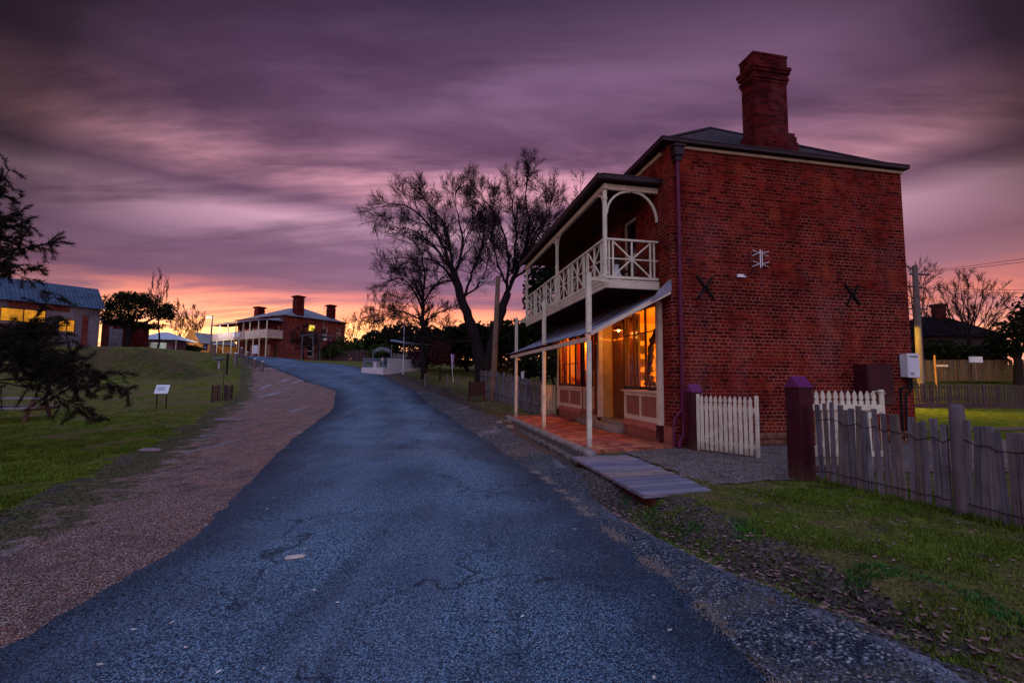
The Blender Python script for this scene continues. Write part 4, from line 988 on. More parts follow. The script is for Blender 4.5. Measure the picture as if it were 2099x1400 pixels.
paling_fence('paling_fence', 'leaning old grey paling fence between the far shop corner and the big bare tree', [(1.25, 20.1), (0.3, 21.9), (-.7, 23.6), (-1.75, 25.6)], 1.45, .105, .09, M['paling'], lambda x, y: tz(x, y), 22, postn=[.9, 2.0, 3.4, 4.9], wires=False, lean=.05, rails=True)
paling_fence('paling_fence', 'dark picket fence at the back of the yard right of the shop', [(9.5, 24.0), (19, 25.2), (34, 27.5)], 1.25, .17, .095, M['paling_far'], lambda x, y: tz(x, y), 23, postn=[4.4, 8.8, 13], wires=False, lean=.01, rails=True, hj=.02)
paling_fence('paling_fence', 'tall lamplit paling fence beyond the dark picket fence', [(15.0, 31.0), (22, 32.0), (44, 35)], 1.55, .20, .15, M['paling_warm'], lambda x, y: tz(x, y) + .25, 24, postn=[6], wires=False, lean=.008, rails=True, hj=.02)
paling_fence('paling_fence', 'low dark paling fence in front of the hotel shrubbery', [(-26.6, 62), (-21, 58), (-15.5, 53.5)], 1.35, .22, .16, M['paling_far'], lambda x, y: tz(x, y), 25, wires=False, lean=.02, rails=True)
# white picket panel beside the shop's far corner
t = thing('white_gate', 'narrow cream picket panel with a small blue sign beside the shop far corner', 'gate', (bw(-.05, 9.25).x, bw(-.05, 9.25).y, -.05), BROT + pi)
for k in range(5): mb = MB(); mb.box(.0 + k * .13, .11 + k * .13, -.012, .012, 0.05, 1.30); mb.build('picket', M['cream_white'], t)
for q0 in (.25, 1.0): mb = MB(); mb.box(0, .64, .012, .04, q0, q0 + .08); mb.build('rail', M['cream_white'], t)
mb = MB(); mb.box(.22, .40, -.025, -.013, .75, 1.05); mb.build('notice', M['bluerail'], t)

# yard details
mb = MB(); mb.bar((8.6, 13.9, .04), (22, 15.6, .04), .09, .08); o = mb.build('garden_edging', M['polewood']); tag(o, 'pale edging strip along the far side of the gravel in the yard', 'edging')
mb = MB(); mb.bar((4.9, 7.85, .04), (21, 8.4, .04), .09, .08); o = mb.build('garden_edging', M['polewood']); tag(o, 'pale edging strip along the near side of the gravel behind the paling fence', 'edging')
mb = MB(); rng = random.Random(6)
for k in range(3): stone_block(mb, 12.6 + k * 1.1, 18.5 + k * .1, tz(13, 18.5) + .08, 1.2, .35, .22, rng, .04)
o = mb.build('fallen_log', M['bark']); tag(o, 'dark fallen log lying on the yard lawn', 'log')
mb = MB(); mb.bar((9.5, 23.5, tz(9.5, 23.5) + .1), (34, 27.0, tz(34, 27) + .1), .2, .3); o = mb.build('retaining_timber', M['paling_far']); tag(o, 'long low timber edging at the foot of the dark picket fence', 'edging')

# ---------------------------------------------------------------- plank bridge
br = thing('plank_bridge', 'small grey plank bridge over the roadside drain before the driveway', 'footbridge', V((1.26, 9.43, 0)))
a0, a1 = V((1.22, 9.40, .0)), V((1.80, 6.28, .0)); b0, b1 = V((2.50, 9.72, .0)), V((2.86, 6.60, .0)); rng = random.Random(7); n = 14
for k in range(n):
    t0 = k / n; t1 = (k + 1) / n - .014
    p = [a0.lerp(a1, t0), b0.lerp(b1, t0), b0.lerp(b1, t1), a0.lerp(a1, t1)]
    jj = rng.uniform(-.03, .03); u = (b0 - a0).normalized(); p[1] += u * jj; p[2] += u * jj; zz = -.100 + rng.uniform(-.005, .005)
    mb = MB(); mb.extr([(q.x - 1.26, q.y - 9.43, zz) for q in p], (0, 0, .055)); mb.build('plank', M['plank'], br, bevel=.005)
for s_ in (.12, .88):
    q0 = a0.lerp(a1, .02).lerp(b0, s_) - V((1.26, 9.43, .165)); q1 = a1.lerp(b1, s_) - V((1.26, 9.43, .165)); mb = MB(); mb.bar(q0, q1, .10, .12); mb.build('bearer', M['soffit'], br)

# ---------------------------------------------------------------- trees
def grow(mb, p, d, L, r, lvl, P, rng, maxl):
    n = max(3, int(3 + L * (1.4 if lvl < 2 else 1.0)))
    if lvl >= maxl - 1: n = 3
    pts = [p]; rad = [r]; q = V(p); d = V(d).normalized(); wob = P.get('wob', .16)
    re = r * (.42 if lvl < maxl else .5)
    for i in range(n):
        d = (d + V((rng.gauss(0, wob), rng.gauss(0, wob), rng.gauss(0, wob) + P.get('up', .07)))).normalized()
        q = q + d * (L / n); pts.append(q.copy()); rad.append(r + (re - r) * (i + 1) / n)
    sides = 7 if r > .08 else (5 if r > .03 else 3)
    mb.tube(pts, rad, sides, cap=False)
    if lvl >= maxl: return
    spawn(mb, pts, rad, L, lvl, P, rng, maxl)
def spawn(mb, pts, rad, L, lvl, P, rng, maxl, start=.25, dens=1.0):
    nb = max(2, int(P['nb'][lvl] * dens)); m = len(pts) - 1
    for k in range(nb):
        t = start + (1 - start) * (k + rng.uniform(.1, .9)) / nb; x = t * m; i = min(int(x), m - 1); fr = x - i
        q = pts[i].lerp(pts[i+1], fr); r = rad[i] + (rad[i+1] - rad[i]) * fr
        ax = (pts[i+1] - pts[i]).normalized(); side = ax.orthogonal().normalized(); side.rotate(Matrix.Rotation(rng.uniform(0, 2 * pi), 3, ax))
        an = radians(rng.uniform(*P.get('ang', (28, 58))))
        dd = ax * cos(an) + side * sin(an)
        if P.get('flat'): dd.z = dd.z * P['flat'] + .12
        l = min(L, 4.6) * (P['lrs'][lvl] if 'lrs' in P else P['lr']) * rng.uniform(.6, 1.2) * (1.1 - .5 * t); rr = max(P['rmin'], r * rng.uniform(.36, .55))
        grow(mb, q, dd, max(l, P.get('lmin', .35)), rr, lvl + 1, P, rng, maxl)
def bare_tree(label, limbs, seed, maxl=4, P=None, mat='bark', group=None, name='bare_tree', dens=1.0):
    PP = dict(nb=[15, 9, 6, 4, 3], lr=.50, rmin=.010, wob=.085, up=.075, ang=(20, 48))
    if P: PP.update(P)
    base = limbs[0][0][0]; t = thing(name, label, 'tree', base, 0, group); rng = random.Random(seed)
    tr = MB(); cr = MB()
    for (pts, r0, r1, st) in limbs:
        # smooth the given polyline
        q = [V(a) - V(base) for a in pts]; out = []; n = len(q)
        for i in range(n - 1):
            p0, p1, p2, p3 = q[max(i-1, 0)], q[i], q[i+1], q[min(i+2, n-1)]
            for j in range(5):
                s_ = j / 5; out.append(.5 * ((2*p1) + (-p0+p2)*s_ + (2*p0-5*p1+4*p2-p3)*s_*s_ + (-p0+3*p1-3*p2+p3)*s_**3) + V((rng.gauss(0, .03), rng.gauss(0, .03), 0)))
        k_ = 1.0 if st >= .99 else .52
        out.append(q[-1]); m = len(out) - 1; rad = [(r0 * k_ if st < .99 else r0 * .85) + ((r1 * (.85 if st >= .99 else .4)) - (r0 * k_ if st < .99 else r0 * .85)) * (i / m) ** .8 for i in range(m + 1)]
        if st <= 0.01: rad[0] *= 1.35
        tr.tube(out, rad, 9)
        L = sum((b - a).length for a, b in zip(out, out[1:]))
        if st < 1: spawn(cr, out, rad, L, 0, PP, rng, maxl, start=max(st, .05), dens=dens * L / 7)
    tr.build('trunk', M[mat], t); cr.build('branches', M[mat], t)
    return t
def gp_(px, py_, Y):  # point on ground below a pixel column
    p = at(px, py_, Y); return V((p.x, p.y, tz(p.x, p.y) - .05))
# 1: the big bare tree beside the leaning fence
b = gp_(985, 800, 26)
F1, F2 = at(972, 690, 26.0), at(1018, 690, 26.4)
bare_tree('largest bare tree with twin leaning trunks beside the leaning fence', [
    ([b, at(984, 745, 26), F1, at(955, 640, 26), at(930, 560, 25.8)], .52, .26, 1),
    ([at(990, 760, 26), at(1006, 715, 26.2), at(1024, 650, 26.5), at(1040, 600, 27)], .42, .26, 1),
    ([at(930, 560, 25.8), at(905, 500, 25.3), at(870, 450, 24.8), at(825, 420, 24.4), at(775, 425, 24)], .22, .04, .05),
    ([at(935, 570, 25.8), at(890, 505, 26.6), at(840, 470, 27.3), at(795, 470, 28)], .17, .03, .1),
    ([at(930, 560, 25.8), at(915, 470, 26), at(880, 420, 26.4), at(862, 395, 26.6)], .18, .03, .1),
    ([at(930, 565, 26), at(948, 500, 26.5), at(938, 440, 27), at(925, 395, 27)], .20, .03, .1),
    ([at(940, 590, 26), at(900, 540, 24.5), at(850, 530, 23.5), at(800, 555, 23)], .14, .03, .1),
    ([at(950, 620, 26), at(968, 560, 27.5), at(990, 500, 28.5), at(985, 440, 29), at(960, 395, 29)], .18, .03, .15),
    ([at(1040, 600, 27), at(1066, 540, 27.3), at(1085, 470, 27.5), at(1078, 400, 27.5), at(1085, 345, 27.5)], .24, .04, .05),
    ([at(1040, 600, 27), at(1042, 530, 26), at(1030, 470, 25.5), at(1000, 420, 25), at(970, 380, 25)], .20, .03, .1),
    ([at(1046, 580, 27), at(1080, 520, 26.4), at(1110, 460, 26), at(1140, 410, 25.6)], .18, .03, .1),
    ([at(1050, 560, 27), at(1058, 480, 28), at(1050, 420, 28.5), at(1062, 365, 29)], .18, .03, .1),
    ([at(1062, 545, 27.2), at(1100, 490, 28.3), at(1120, 440, 29), at(1115, 380, 29.4)], .16, .03, .1),
    ([at(970, 700, 26), at(930, 700, 24.6), at(890, 690, 23.6), at(850, 700, 23)], .16, .03, .15),
    ([at(1050, 570, 27), at(1100, 540, 26), at(1130, 500, 25.6), at(1160, 470, 25.2)], .16, .03, .1),
    ([at(1042, 590, 27), at(1020, 540, 26.4), at(1010, 480, 26), at(1015, 430, 25.6)], .15, .03, .1),
    ([at(935, 575, 25.8), at(900, 580, 26.4), at(860, 600, 27), at(820, 640, 27.6)], .13, .03, .15),
    ([at(948, 610, 26), at(985, 580, 25.4), at(1000, 530, 25), at(990, 470, 24.6)], .13, .03, .15),
], 5, maxl=3, P=dict(nb=[22, 11, 7, 4], lrs=[.41, .60, .58, .5], rmin=.0095, ang=(22, 55)), dens=1.0)
# 2: behind it on the left
b = gp_(868, 760, 34)
bare_tree('bare tree with drooping twigs standing behind the white memorial wall', [
    ([b, at(868, 700, 34), at(866, 650, 34), at(868, 600, 34)], .5, .26, .3),
    ([at(868, 640, 34), at(845, 590, 33.5), at(815, 570, 33), at(785, 590, 32.6)], .2, .04, .1),
    ([at(868, 610, 34), at(870, 560, 34), at(862, 520, 34.4), at(850, 500, 34.4)], .2, .04, .1),
    ([at(868, 620, 34), at(895, 580, 34), at(920, 560, 34.4), at(935, 540, 34.4)], .18, .04, .1),
    ([at(868, 660, 34), at(830, 640, 33), at(800, 640, 32), at(770, 660, 32)], .16, .04, .1),
    ([at(868, 660, 34), at(900, 640, 35), at(930, 630, 35)], .16, .04, .1),
], 8, maxl=3, P=dict(up=.03, nb=[18, 10, 6, 4, 3], lrs=[.42, .55, .55, .5], rmin=.012), dens=1.0)
P3 = dict(nb=[8, 6, 4, 3], rmin=.014, lr=.5)
def simple_bare(label, px, py, Y, top, spread, seed, maxl=3, mat='bark_far', lean=0, P=None, group=None, nl=6, r=.3):
    b = gp_(px, py, Y); rng = random.Random(seed); fk = at(px + lean * .3, py + (top - py) * .3, Y); L = [([b, b.lerp(fk, .5) + V((.1, 0, 0)), fk], r, r * .6, 1)]
    for k in range(nl):
        s_ = -1 + 2 * (k + .5) / nl; dx = s_ * spread * rng.uniform(.8, 1.1); dy = (top - py) * (1 - .35 * abs(s_) ** 1.5) * rng.uniform(.88, 1.0)
        yy = Y + rng.uniform(-1, 1) * spread * Y / 940 * .7
        e_ = at(px + lean + dx, py + dy, yy); m_ = at(px + lean * .6 + dx * .55, py + dy * .62, (Y + yy) / 2)
        L.append(([fk, m_, e_], r * .45, .03, .12))
    return bare_tree(label, L, seed, maxl, dict(P3, **(P or {})), mat, group)
simple_bare('small bare tree left of the flagpole beyond the hedge', 790, 735, 48, 610, 45, 31, r=.2)
simple_bare('tall bare tree behind the shop, its top above the balcony roof', 1190, 760, 34, 362, 70, 32, r=.4, nl=7)
simple_bare('bare tree behind the shop with twig tips above the roof by the chimney', 1560, 760, 30, 262, 130, 33, r=.4, nl=7, P=dict(nb=[6, 5, 5, 3]))
simple_bare('thin bare tree in front of the sunset, left of the orange cottage', 368, 725, 84, 622, 26, 34, r=.35, P=dict(rmin=.03))
simple_bare('thin bare tree leaning over the orange cottage roof', 398, 725, 90, 628, 30, 35, r=.35, P=dict(rmin=.03))
simple_bare('low bare tree behind the right end of the hotel', 728, 725, 80, 645, 40, 36, r=.3, P=dict(rmin=.03))
simple_bare('bare tree between the hotel and the flagpole, low in the sunset', 765, 730, 62, 600, 34, 42, r=.22, P=dict(rmin=.02))
simple_bare('wide vase shaped bare tree beyond the fences on the right', 1985, 745, 38, 562, 105, 37, maxl=3, r=.35, nl=11, P=dict(nb=[12, 7, 5, 3], rmin=.012, ang=(18, 40), lr=.42))
simple_bare('bare tree with crooked twigs behind the power pole on the right', 1880, 745, 33, 535, 38, 38, r=.3, nl=6)
simple_bare('leafless shrub with upright rods on top of the dark spreading tree', 325, 700, 46, 565, 26, 39, r=.12, nl=9, P=dict(ang=(8, 22), nb=[5, 4, 4], up=.2, rmin=.02))
simple_bare('weeping bare bush against the hotel brick wall', 620, 735, 60, 672, 30, 40, r=.15, nl=10, P=dict(nb=[10, 8, 6, 4], up=-.08, rmin=.022), mat='bark')
simple_bare('bare climbing shrub on the pergola beside the hotel', 652, 735, 58, 680, 26, 41, r=.1, nl=9, P=dict(nb=[8, 6, 6, 4], up=-.02, rmin=.02))

def leafy(mb, c, R, n, size, rng, clump=0.55, shell=.5, flat=1.0, seedv=0):
    c = V(c); k = 0; tries = 0
    while k < n and tries < n * 8:
        tries += 1
        d = V((rng.gauss(0, 1), rng.gauss(0, 1), rng.gauss(0, 1))).normalized(); rr = rng.random() ** shell
        nz = noise.noise(d * 1.7 + V((seedv, 0, 0))) * .28
        p = V((d.x * R[0], d.y * R[1], d.z * R[2])) * rr * (1 + nz)
        if noise.noise(p * (1.5 / max(R[0], 1)) * 2.2 + V((seedv * 3, 5, 1))) < -.12 + (clump - .5) * .6 and rng.random() < .9: continue
        q = c + p; u = V((rng.gauss(0, 1), rng.gauss(0, 1), rng.gauss(0, 1) * flat)).normalized(); v = u.orthogonal().normalized()
        v.rotate(Matrix.Rotation(rng.uniform(0, 6.28), 3, u)); s_ = size * rng.uniform(.6, 1.4)
        w = u.cross(v)
        mb.add([q - v * s_ * .5, q + w * s_ * .28, q + v * s_ * .5, q - w * s_ * .28], [(0, 1, 2, 3)]); k += 1
def leafy_tree(label, base, blobs, n, size, mat, seed, trunk_r=.25, name='evergreen_tree', cat='tree', group=None, clump=.5, limbs=True):
    base = V(base); t = thing(name, label, cat, base, 0, group); rng = random.Random(seed)
    cr = MB(); tot = sum(b[1][0] * b[1][2] for b in blobs)
    for i, (c, R) in enumerate(blobs): leafy(cr, V(c) - base, R, int(n * R[0] * R[2] / tot), size, rng, clump, .45, seedv=seed + i)
    if trunk_r > 0:
        tr = MB(); top = sum((V(b[0]) for b in blobs), V((0, 0, 0))) / len(blobs) - base
        tr.tube([(0, 0, -.1), (top.x * .3, top.y * .3, top.z * .5), (top.x, top.y, top.z)], [trunk_r, trunk_r * .7, trunk_r * .35], 8)
        if limbs:
            for (c, R) in blobs: e_ = V(c) - base; tr.tube([top * .45, top * .45 + (e_ - top * .45) * .5 + V((0, 0, .2)), e_], [trunk_r * .4, trunk_r * .25, trunk_r * .08], 6)
        tr.build('trunk', M['bark'], t)
    cr.build('crown', M[mat], t)
    return t
def blob(px, py, Y, rx, rz, ry=None):
    k = Y / 940; return (at(px, py, Y), (rx * k, (ry or rx) * k, rz * k))
leafy_tree('dark evergreen behind the balcony end, reaching up to its railing', gp_(1115, 770, 33), [blob(1105, 600, 33, 34, 60), blob(1095, 690, 33, 52, 46), blob(1140, 680, 34, 40, 44), blob(1130, 570, 34, 22, 32)], 5200, .34, 'leaf_dark', 51, .35)
leafy_tree('dark evergreen mass behind the big bare tree trunks', gp_(1010, 760, 37), [blob(960, 690, 37, 50, 34), blob(1030, 690, 37, 50, 38), blob(900, 705, 38, 40, 28)], 4600, .38, 'leaf_dark', 52, .35, clump=.55)
leafy_tree('dark purple shrubbery beneath the bare trees behind the park lawn', gp_(960, 770, 40), [blob(930, 725, 40, 60, 30), blob(1020, 735, 40, 60, 26), blob(870, 730, 41, 40, 24)], 4200, .32, 'leaf_red', 53, .2)
leafy_tree('small tree with reddish autumn leaves beside the banner', gp_(902, 768, 33), [blob(902, 722, 33, 27, 32)], 1300, .14, 'leaf_red', 54, .06, name='sapling')
leafy_tree('dark bushy evergreen behind the flagpole', gp_(820, 745, 50), [blob(825, 690, 50, 50, 24), blob(780, 700, 52, 40, 20)], 3000, .45, 'leaf_dark', 55, .25)
leafy_tree('green hedge tree right of the hotel behind the paling fence', gp_(700, 745, 60), [blob(715, 715, 60, 40, 24), blob(760, 718, 60, 36, 24), blob(680, 722, 60, 22, 18)], 3800, .40, 'leaf_green', 56, .2)
leafy_tree('green hedge behind the arch of the memorial', gp_(800, 752, 48), [blob(790, 722, 48, 40, 18), blob(840, 735, 48, 30, 16)], 2200, .32, 'leaf_green', 57, .15)
leafy_tree('dark evergreen tree at the far right edge of the view', gp_(2085, 750, 33), [blob(2090, 690, 33, 50, 44), blob(2050, 715, 34, 30, 26), blob(2120, 650, 33, 40, 50)], 4200, .26, 'leaf_dark', 58, .3)
leafy_tree('dark shrubs in front of the roof beyond the right fences', gp_(1960, 750, 36), [blob(1930, 720, 36, 50, 22), blob(1990, 728, 36, 46, 20)], 3200, .26, 'leaf_dark', 59, .15, name='shrub')
leafy_tree('green bushes beside the white roofed kiosk', gp_(385, 735, 62), [blob(370, 712, 62, 20, 9), blob(395, 716, 62, 16, 8)], 900, .4, 'leaf_green', 60, .1, name='shrub')
leafy_tree('dark hedge behind the leaning fence below the balcony end', gp_(1140, 770, 28), [blob(1150, 742, 28, 62, 38), blob(1080, 752, 29, 34, 28)], 3000, .24, 'leaf_dark', 66, .1, name='hedge')
# flat spreading dark tree near the shed
cb = gp_(258, 715, 42)
cyp = leafy_tree('dark flat topped spreading tree beside the old shed', cb, [blob(262, 618, 42, 42, 17), blob(228, 630, 42, 30, 14), blob(300, 628, 42, 40, 15), blob(330, 645, 42, 24, 12), blob(262, 645, 41.5, 40, 12), blob(215, 648, 42, 16, 10), blob(305, 668, 42, 34, 9), blob(345, 640, 42, 14, 22), blob(240, 660, 42, 34, 10), blob(285, 612, 42, 40, 14)], 10500, .19, 'leaf_dark', 61, .3, name='spreading_tree', clump=.58)
# row of far trees on the skyline (each a thing)
for i, (px, Y, rx, rz) in enumerate([(20, 60, 60, 20), (470, 110, 30, 10), (690, 105, 30, 16), (745, 100, 30, 18), (900, 70, 50, 34), (985, 75, 50, 34), (1070, 70, 50, 36), (1150, 60, 40, 40)]):
    names = ['beyond the shed', 'behind the hotel verandah end', 'behind the hotel right side', 'right of the hotel skyline', 'behind the flagpole trees', 'behind the big tree trunks', 'behind the street pole', 'behind the shop balcony']
    g_ = gp_(px, 740, Y); leafy_tree('far dark bushy tree ' + names[i], g_, [blob(px, 735 - rz, Y, rx, rz), blob(px + rx * .5, 738 - rz * .7, Y, rx * .6, rz * .6)], 1700, .7 * Y / 70, 'leaf_dark', 70 + i, .25, group='far trees along the skyline')

# left foreground feathery tree (she-oak habit)
def needle_tree():
    base = V((-14.2, 10.6, tz(-14.2, 10.6) - .1)); t = thing('feathery_tree', 'tall dark feathery tree whose crown is cut by the left edge above the shed roof', 'tree', base)
    rng = random.Random(77); tr = MB(); nd = MB()
    tr.tube([(0, 0, 0), (.15, .1, 2), (.0, .2, 4.4), (.3, .1, 7)], [.3, .24, .18, .06], 10)
    def tuft(q, d, s_):
        for _ in range(rng.randint(7, 11)):
            u = (d + V((rng.gauss(0, .55), rng.gauss(0, .55), rng.gauss(0, .5) - .05))).normalized(); L = s_ * rng.uniform(.5, 1.2)
            v = u.cross(V((rng.random(), rng.random(), rng.random()))).normalized() * rng.uniform(.004, .009); m_ = q + u * L * .5 + V((0, 0, -.012)); e_ = q + u * L + V((0, 0, -.05 * L))
            nd.add([q - v * .6, q + v * .6, m_ + v, e_, m_ - v], [(0, 1, 2, 3, 4)])
    def limb(tgt, start, r, ntw, seed, wid=1.0, droop=0.3):
        ntw = int(ntw * 1.3)
        tgt = tgt - base; s0 = V(start); n = 12; pts = []
        for i in range(n + 1):
            k = i / n; p = s0.lerp(tgt, k) + V((0, 0, droop * sin(pi * k))) + noise.noise_vector(V((seed * 1.7, k * 2.6, 0))) * .55 * k * (1 - .5 * k)
            pts.append(p)
        tr.tube(pts, [r * (1 - .85 * i / n) for i in range(n + 1)], 6)
        for j in range(ntw):
            k = .25 + .75 * (j + rng.random()) / ntw; i = min(int(k * n), n - 1); q = pts[i].lerp(pts[i+1], k * n - i); ax = (pts[i+1] - pts[i]).normalized()
            dd = (ax * .55 + V((rng.gauss(0, .75), rng.gauss(0, .75), rng.gauss(0, .75) + .05)) * wid).normalized(); L = rng.uniform(.3, .85) * wid * (1.15 - .5 * k); m = 8; tp = [q]
            for s_ in range(m):
                dd = (dd + V((rng.gauss(0, .12), rng.gauss(0, .12), -.06 + rng.gauss(0, .08)))).normalized(); tp.append(tp[-1] + dd * L / m)
                tuft(tp[-1], dd, .13)
            tr.tube(tp, [.010 - .0008 * q_ for q_ in range(m + 1)], 4, cap=False)
    # upper mass
    for i, (px, py, Y) in enumerate([(12, 345, 10), (30, 400, 10.4), (20, 440, 9.8), (60, 450, 10.2), (85, 470, 10), (95, 500, 10.2), (108, 488, 10), (70, 520, 10.4), (95, 540, 9.9), (40, 500, 10), (20, 470, 10.6), (50, 555, 10), (75, 570, 10.2), (10, 545, 9.8), (15, 395, 10.2), (5, 370, 9.7), (35, 430, 10.8)]):
        limb(at(px, py, Y), (rng.uniform(0, .2), .1, rng.uniform(3.4, 5.4)), .035, 15, i, .75, .25)
    tr.build('trunk', M['bark'], t); nd.build('needles', M['leaf_needle'], t)
    base = V((-13.2, 11.2, tz(-13.2, 11.2) - .1)); t = thing('drooping_shrub', 'low dark twiggy shrub with drooping needle sprays in front of the shed and picnic table', 'shrub', base)
    tr = MB(); nd = MB(); tr.tube([(0, 0, 0), (.1, 0, .8), (.0, .1, 1.6), (.2, 0, 2.3)], [.12, .10, .07, .03], 8)
    # lower masses
    for i, (px, py, Y) in enumerate([(120, 620, 10), (150, 700, 10), (110, 720, 9.8), (180, 745, 10.2), (230, 760, 10), (290, 800, 10), (262, 812, 10.1), (225, 830, 9.9), (205, 855, 10), (185, 868, 10.1), (140, 780, 9.9), (40, 740, 9.8), (80, 680, 10.3), (130, 660, 10.2), (210, 790, 9.8), (150, 740, 9.6), (5, 720, 9.6), (70, 745, 9.9), (95, 705, 10), (160, 770, 10.1), (200, 770, 10.2),]):
        limb(at(px, py, Y), (rng.uniform(0, .2), .05, rng.uniform(1.5, 2.5)), .026, 16, 50 + i, .8, .35 if px < 200 else .15)
    tr.build('trunk', M['bark'], t); nd.build('needles', M['leaf_needle'], t)
needle_tree()

# ---------------------------------------------------------------- hotel
HC = at(577, 740, 70); HZ = 4.0; HROT = radians(57.9)
hotel = thing('brick_hotel', 'two storey red brick hotel with long white verandah and three chimneys', 'building', (HC.x, HC.y, HZ), HROT)
HL, HD, HE = 13.2, 11.3, 6.9
mb = MB(); holes = [(4.35, 5.55, 3.9, 6.0), (6.75, 7.85, 3.6, 5.9), (9.5, 10.4, 4.2, 5.9), (4.3, 5.5, .8, 2.6), (8.0, 9.2, .8, 2.6)]
wall_holes(mb, 'x', 0, 0, HD, -1.0, HE, holes, .3, False)
dh = [(1.2, 2.3, 0.1, 2.6), (3.2, 4.6, .9, 2.6), (6.0, 7.2, .1, 2.6), (8.2, 9.6, .9, 2.6), (11, 12, .1, 2.6), (1.0, 2.0, 3.6, 5.6), (4.6, 5.6, 3.6, 5.6), (8.2, 9.2, 3.6, 5.6), (11.4, 12.4, 3.6, 5.6)]
wall_holes(mb, 'y', 0, 0, HL, -1.0, HE, dh, .3, False)
mb.quad((HD, 0, -1), (HD, HL, -1), (HD, HL, HE), (HD, 0, HE)); mb.quad((0, HL, -1), (HD, HL, -1), (HD, HL, HE), (0, HL, HE))
mb.build('wall', M['hotel_brick'], hotel)
yl = m_litwin('lit hotel blind', (1.0, .75, .08), 1.1)
for i, (a, b, c, d) in enumerate(holes):
    mb = MB(); mb.box(a, a + .08, .12, .2, c, d); mb.box(b - .08, b, .12, .2, c, d); mb.box(a + .08, b - .08, .12, .2, d - .08, d); mb.box(a + .08, b - .08, .12, .2, c, c + .08); mb.box(a + .08, b - .08, .13, .19, (c+d)/2 - .04, (c+d)/2 + .04)
    fr = mb.build('window', M['cream'], hotel)
    mb = MB(); zm = (c + d) / 2
    mb.box(a + .08, b - .08, .15, .16, zm, d - .08); mb.build('pane', yl if i == 0 else M['dark_glass'], fr)
    mb = MB(); mb.box(a + .08, b - .08, .15, .16, c + .08, zm - .002); mb.build('pane', M['board_white'] if i == 1 else M['dark_glass'], fr)
for (a, b, c, d) in dh:
    mb = MB(); mb.box(.15, .2, a, b, c, d); mb.build('door' if c < 1 and d - c > 2.2 else 'window', M['dark_glass'] if c > .5 else M['dark_wood'], hotel)
o_ = .35; zr = 2.45
E0, E1, E2, E3 = (-o_, -o_, HE), (HD + o_, -o_, HE), (HD + o_, HL + o_, HE), (-o_, HL + o_, HE)
RA, RB = (5.6, 4.6, HE + zr), (5.6, 8.6, HE + zr)
mb = MB(); mb.add([E0, E1, RA], [(0, 1, 2)], 0); mb.add([E1, E2, RB, RA], [(0, 1, 2, 3)], 1); mb.add([E2, E3, RB], [(0, 1, 2)], 0); mb.add([E3, E0, RA, RB], [(0, 1, 2, 3)], 1)
mb.add([(q[0], q[1], HE - .05) for q in (E0, E1, E2, E3)], [(0, 3, 2, 1)], 0)
hr = mb.build('roof', [M['hroof'], m_iron('hotel roof iron b', (0.26, 0.24, 0.28), axis=1, pitch=.3, rust=.2, rough=.5)], hotel)
mb = MB()
for a, b in ((E0, E1), (E3, E0)): gutter(mb, a, b, .14, .14)
mb.build('gutter', M['gutter'], hotel)
mb = MB(); mb.tube([(.1, -.08, 6.8), (.1, -.08, -.8)], .05, 6); mb.build('downpipe', M['maroon'], hotel)
mb = MB(); mb.tube([(11.1, -.08, 6.8), (11.1, -.08, -.8)], .05, 6); mb.build('downpipe', M['maroon'], hotel)
def hchim(x, y, w, z0, z1):
    mb = MB(); mb.box(x - w, x + w, y - w, y + w, z0, z1 - .5); mb.box(x - w * .88, x + w * .88, y - w * .88, y + w * .88, z1 - .5, z1 - .35)
    for k in range(4): q = w * (1.0 + .12 * k); mb.box(x - q, x + q, y - q, y + q, z1 - .35 + k * .08, z1 - .27 + k * .08)
    q = w * 1.1; mb.box(x - q, x + q, y - q, y + q, z1 - .03, z1 + .05); mb.build('chimney', M['chimney_brick'], hotel)
hchim(3.0, 1.0, .62, 7.2, 10.45); hchim(9.5, 1.6, .55, 7.0, 9.95); hchim(3.2, 12.6, .62, 6.9, 9.6)
VL = 16.8; VD = -2.5
mb = MB(); mb.box(VD, 0, 0, VL, 3.35, 3.52); mb.build('verandah_floor', M['cream'], hotel)
mb = MB()
for k in range(6): mb.box(VD - .03, VD + .01, 0, VL, 3.53 + k * .165, 3.53 + k * .165 + .15); mb.box(VD + .01, 0, -.03, .01, 3.53 + k * .165, 3.53 + k * .165 + .15)
mb.box(VD - .05, VD + .03, -.02, VL, 4.52, 4.58); mb.box(VD + .03, 0, -.04, .02, 4.52, 4.58); mb.build('verandah_railing', m_paint('pale verandah boards', (0.60, 0.42, 0.38)), hotel)
mb = MB(); mb.add([(VD - .25, -.15, 6.0), (VD - .25, VL + .1, 6.0), (0, VL, 6.85), (0, .6, 6.65)], [(0, 1, 2, 3)], 1); mb.add([(VD - .25, -.15, 6.0), (0, .6, 6.65), (0, -.15, 6.0)], [(0, 1, 2)], 0)
mb.add([(VD - .25, -.15, 5.97), (VD - .25, VL + .1, 5.97), (0, VL, 5.97), (0, -.15, 5.97)], [(0, 1, 2, 3)], 2)
mb.build('verandah_roof', [M['hroof'], M['hroof'], M['soffit']], hotel)
for y in [0.05, 2.3, 4.7, 6.6, 8.8, 11.2, 13.8, VL - .05]:
    mb = MB(); mb.box(VD - .05, VD + .07, y - .06, y + .06, 3.5, 5.98); mb.build('post', M['cream_white'], hotel)
for y in [0.05, 1.9, 3.6, 5.5, 7.7, 9.9, 12.4, 14.6, VL - .05]:
    mb = MB(); mb.box(VD - .05, VD + .07, y - .06, y + .06, -1, 3.35); mb.build('post', M['cream_white'], hotel)
mb = MB(); mb.box(VD - .12, VD - .06, 7.4, 9.4, 3.65, 4.45); mb.build('name_board', M['board_white'], hotel)
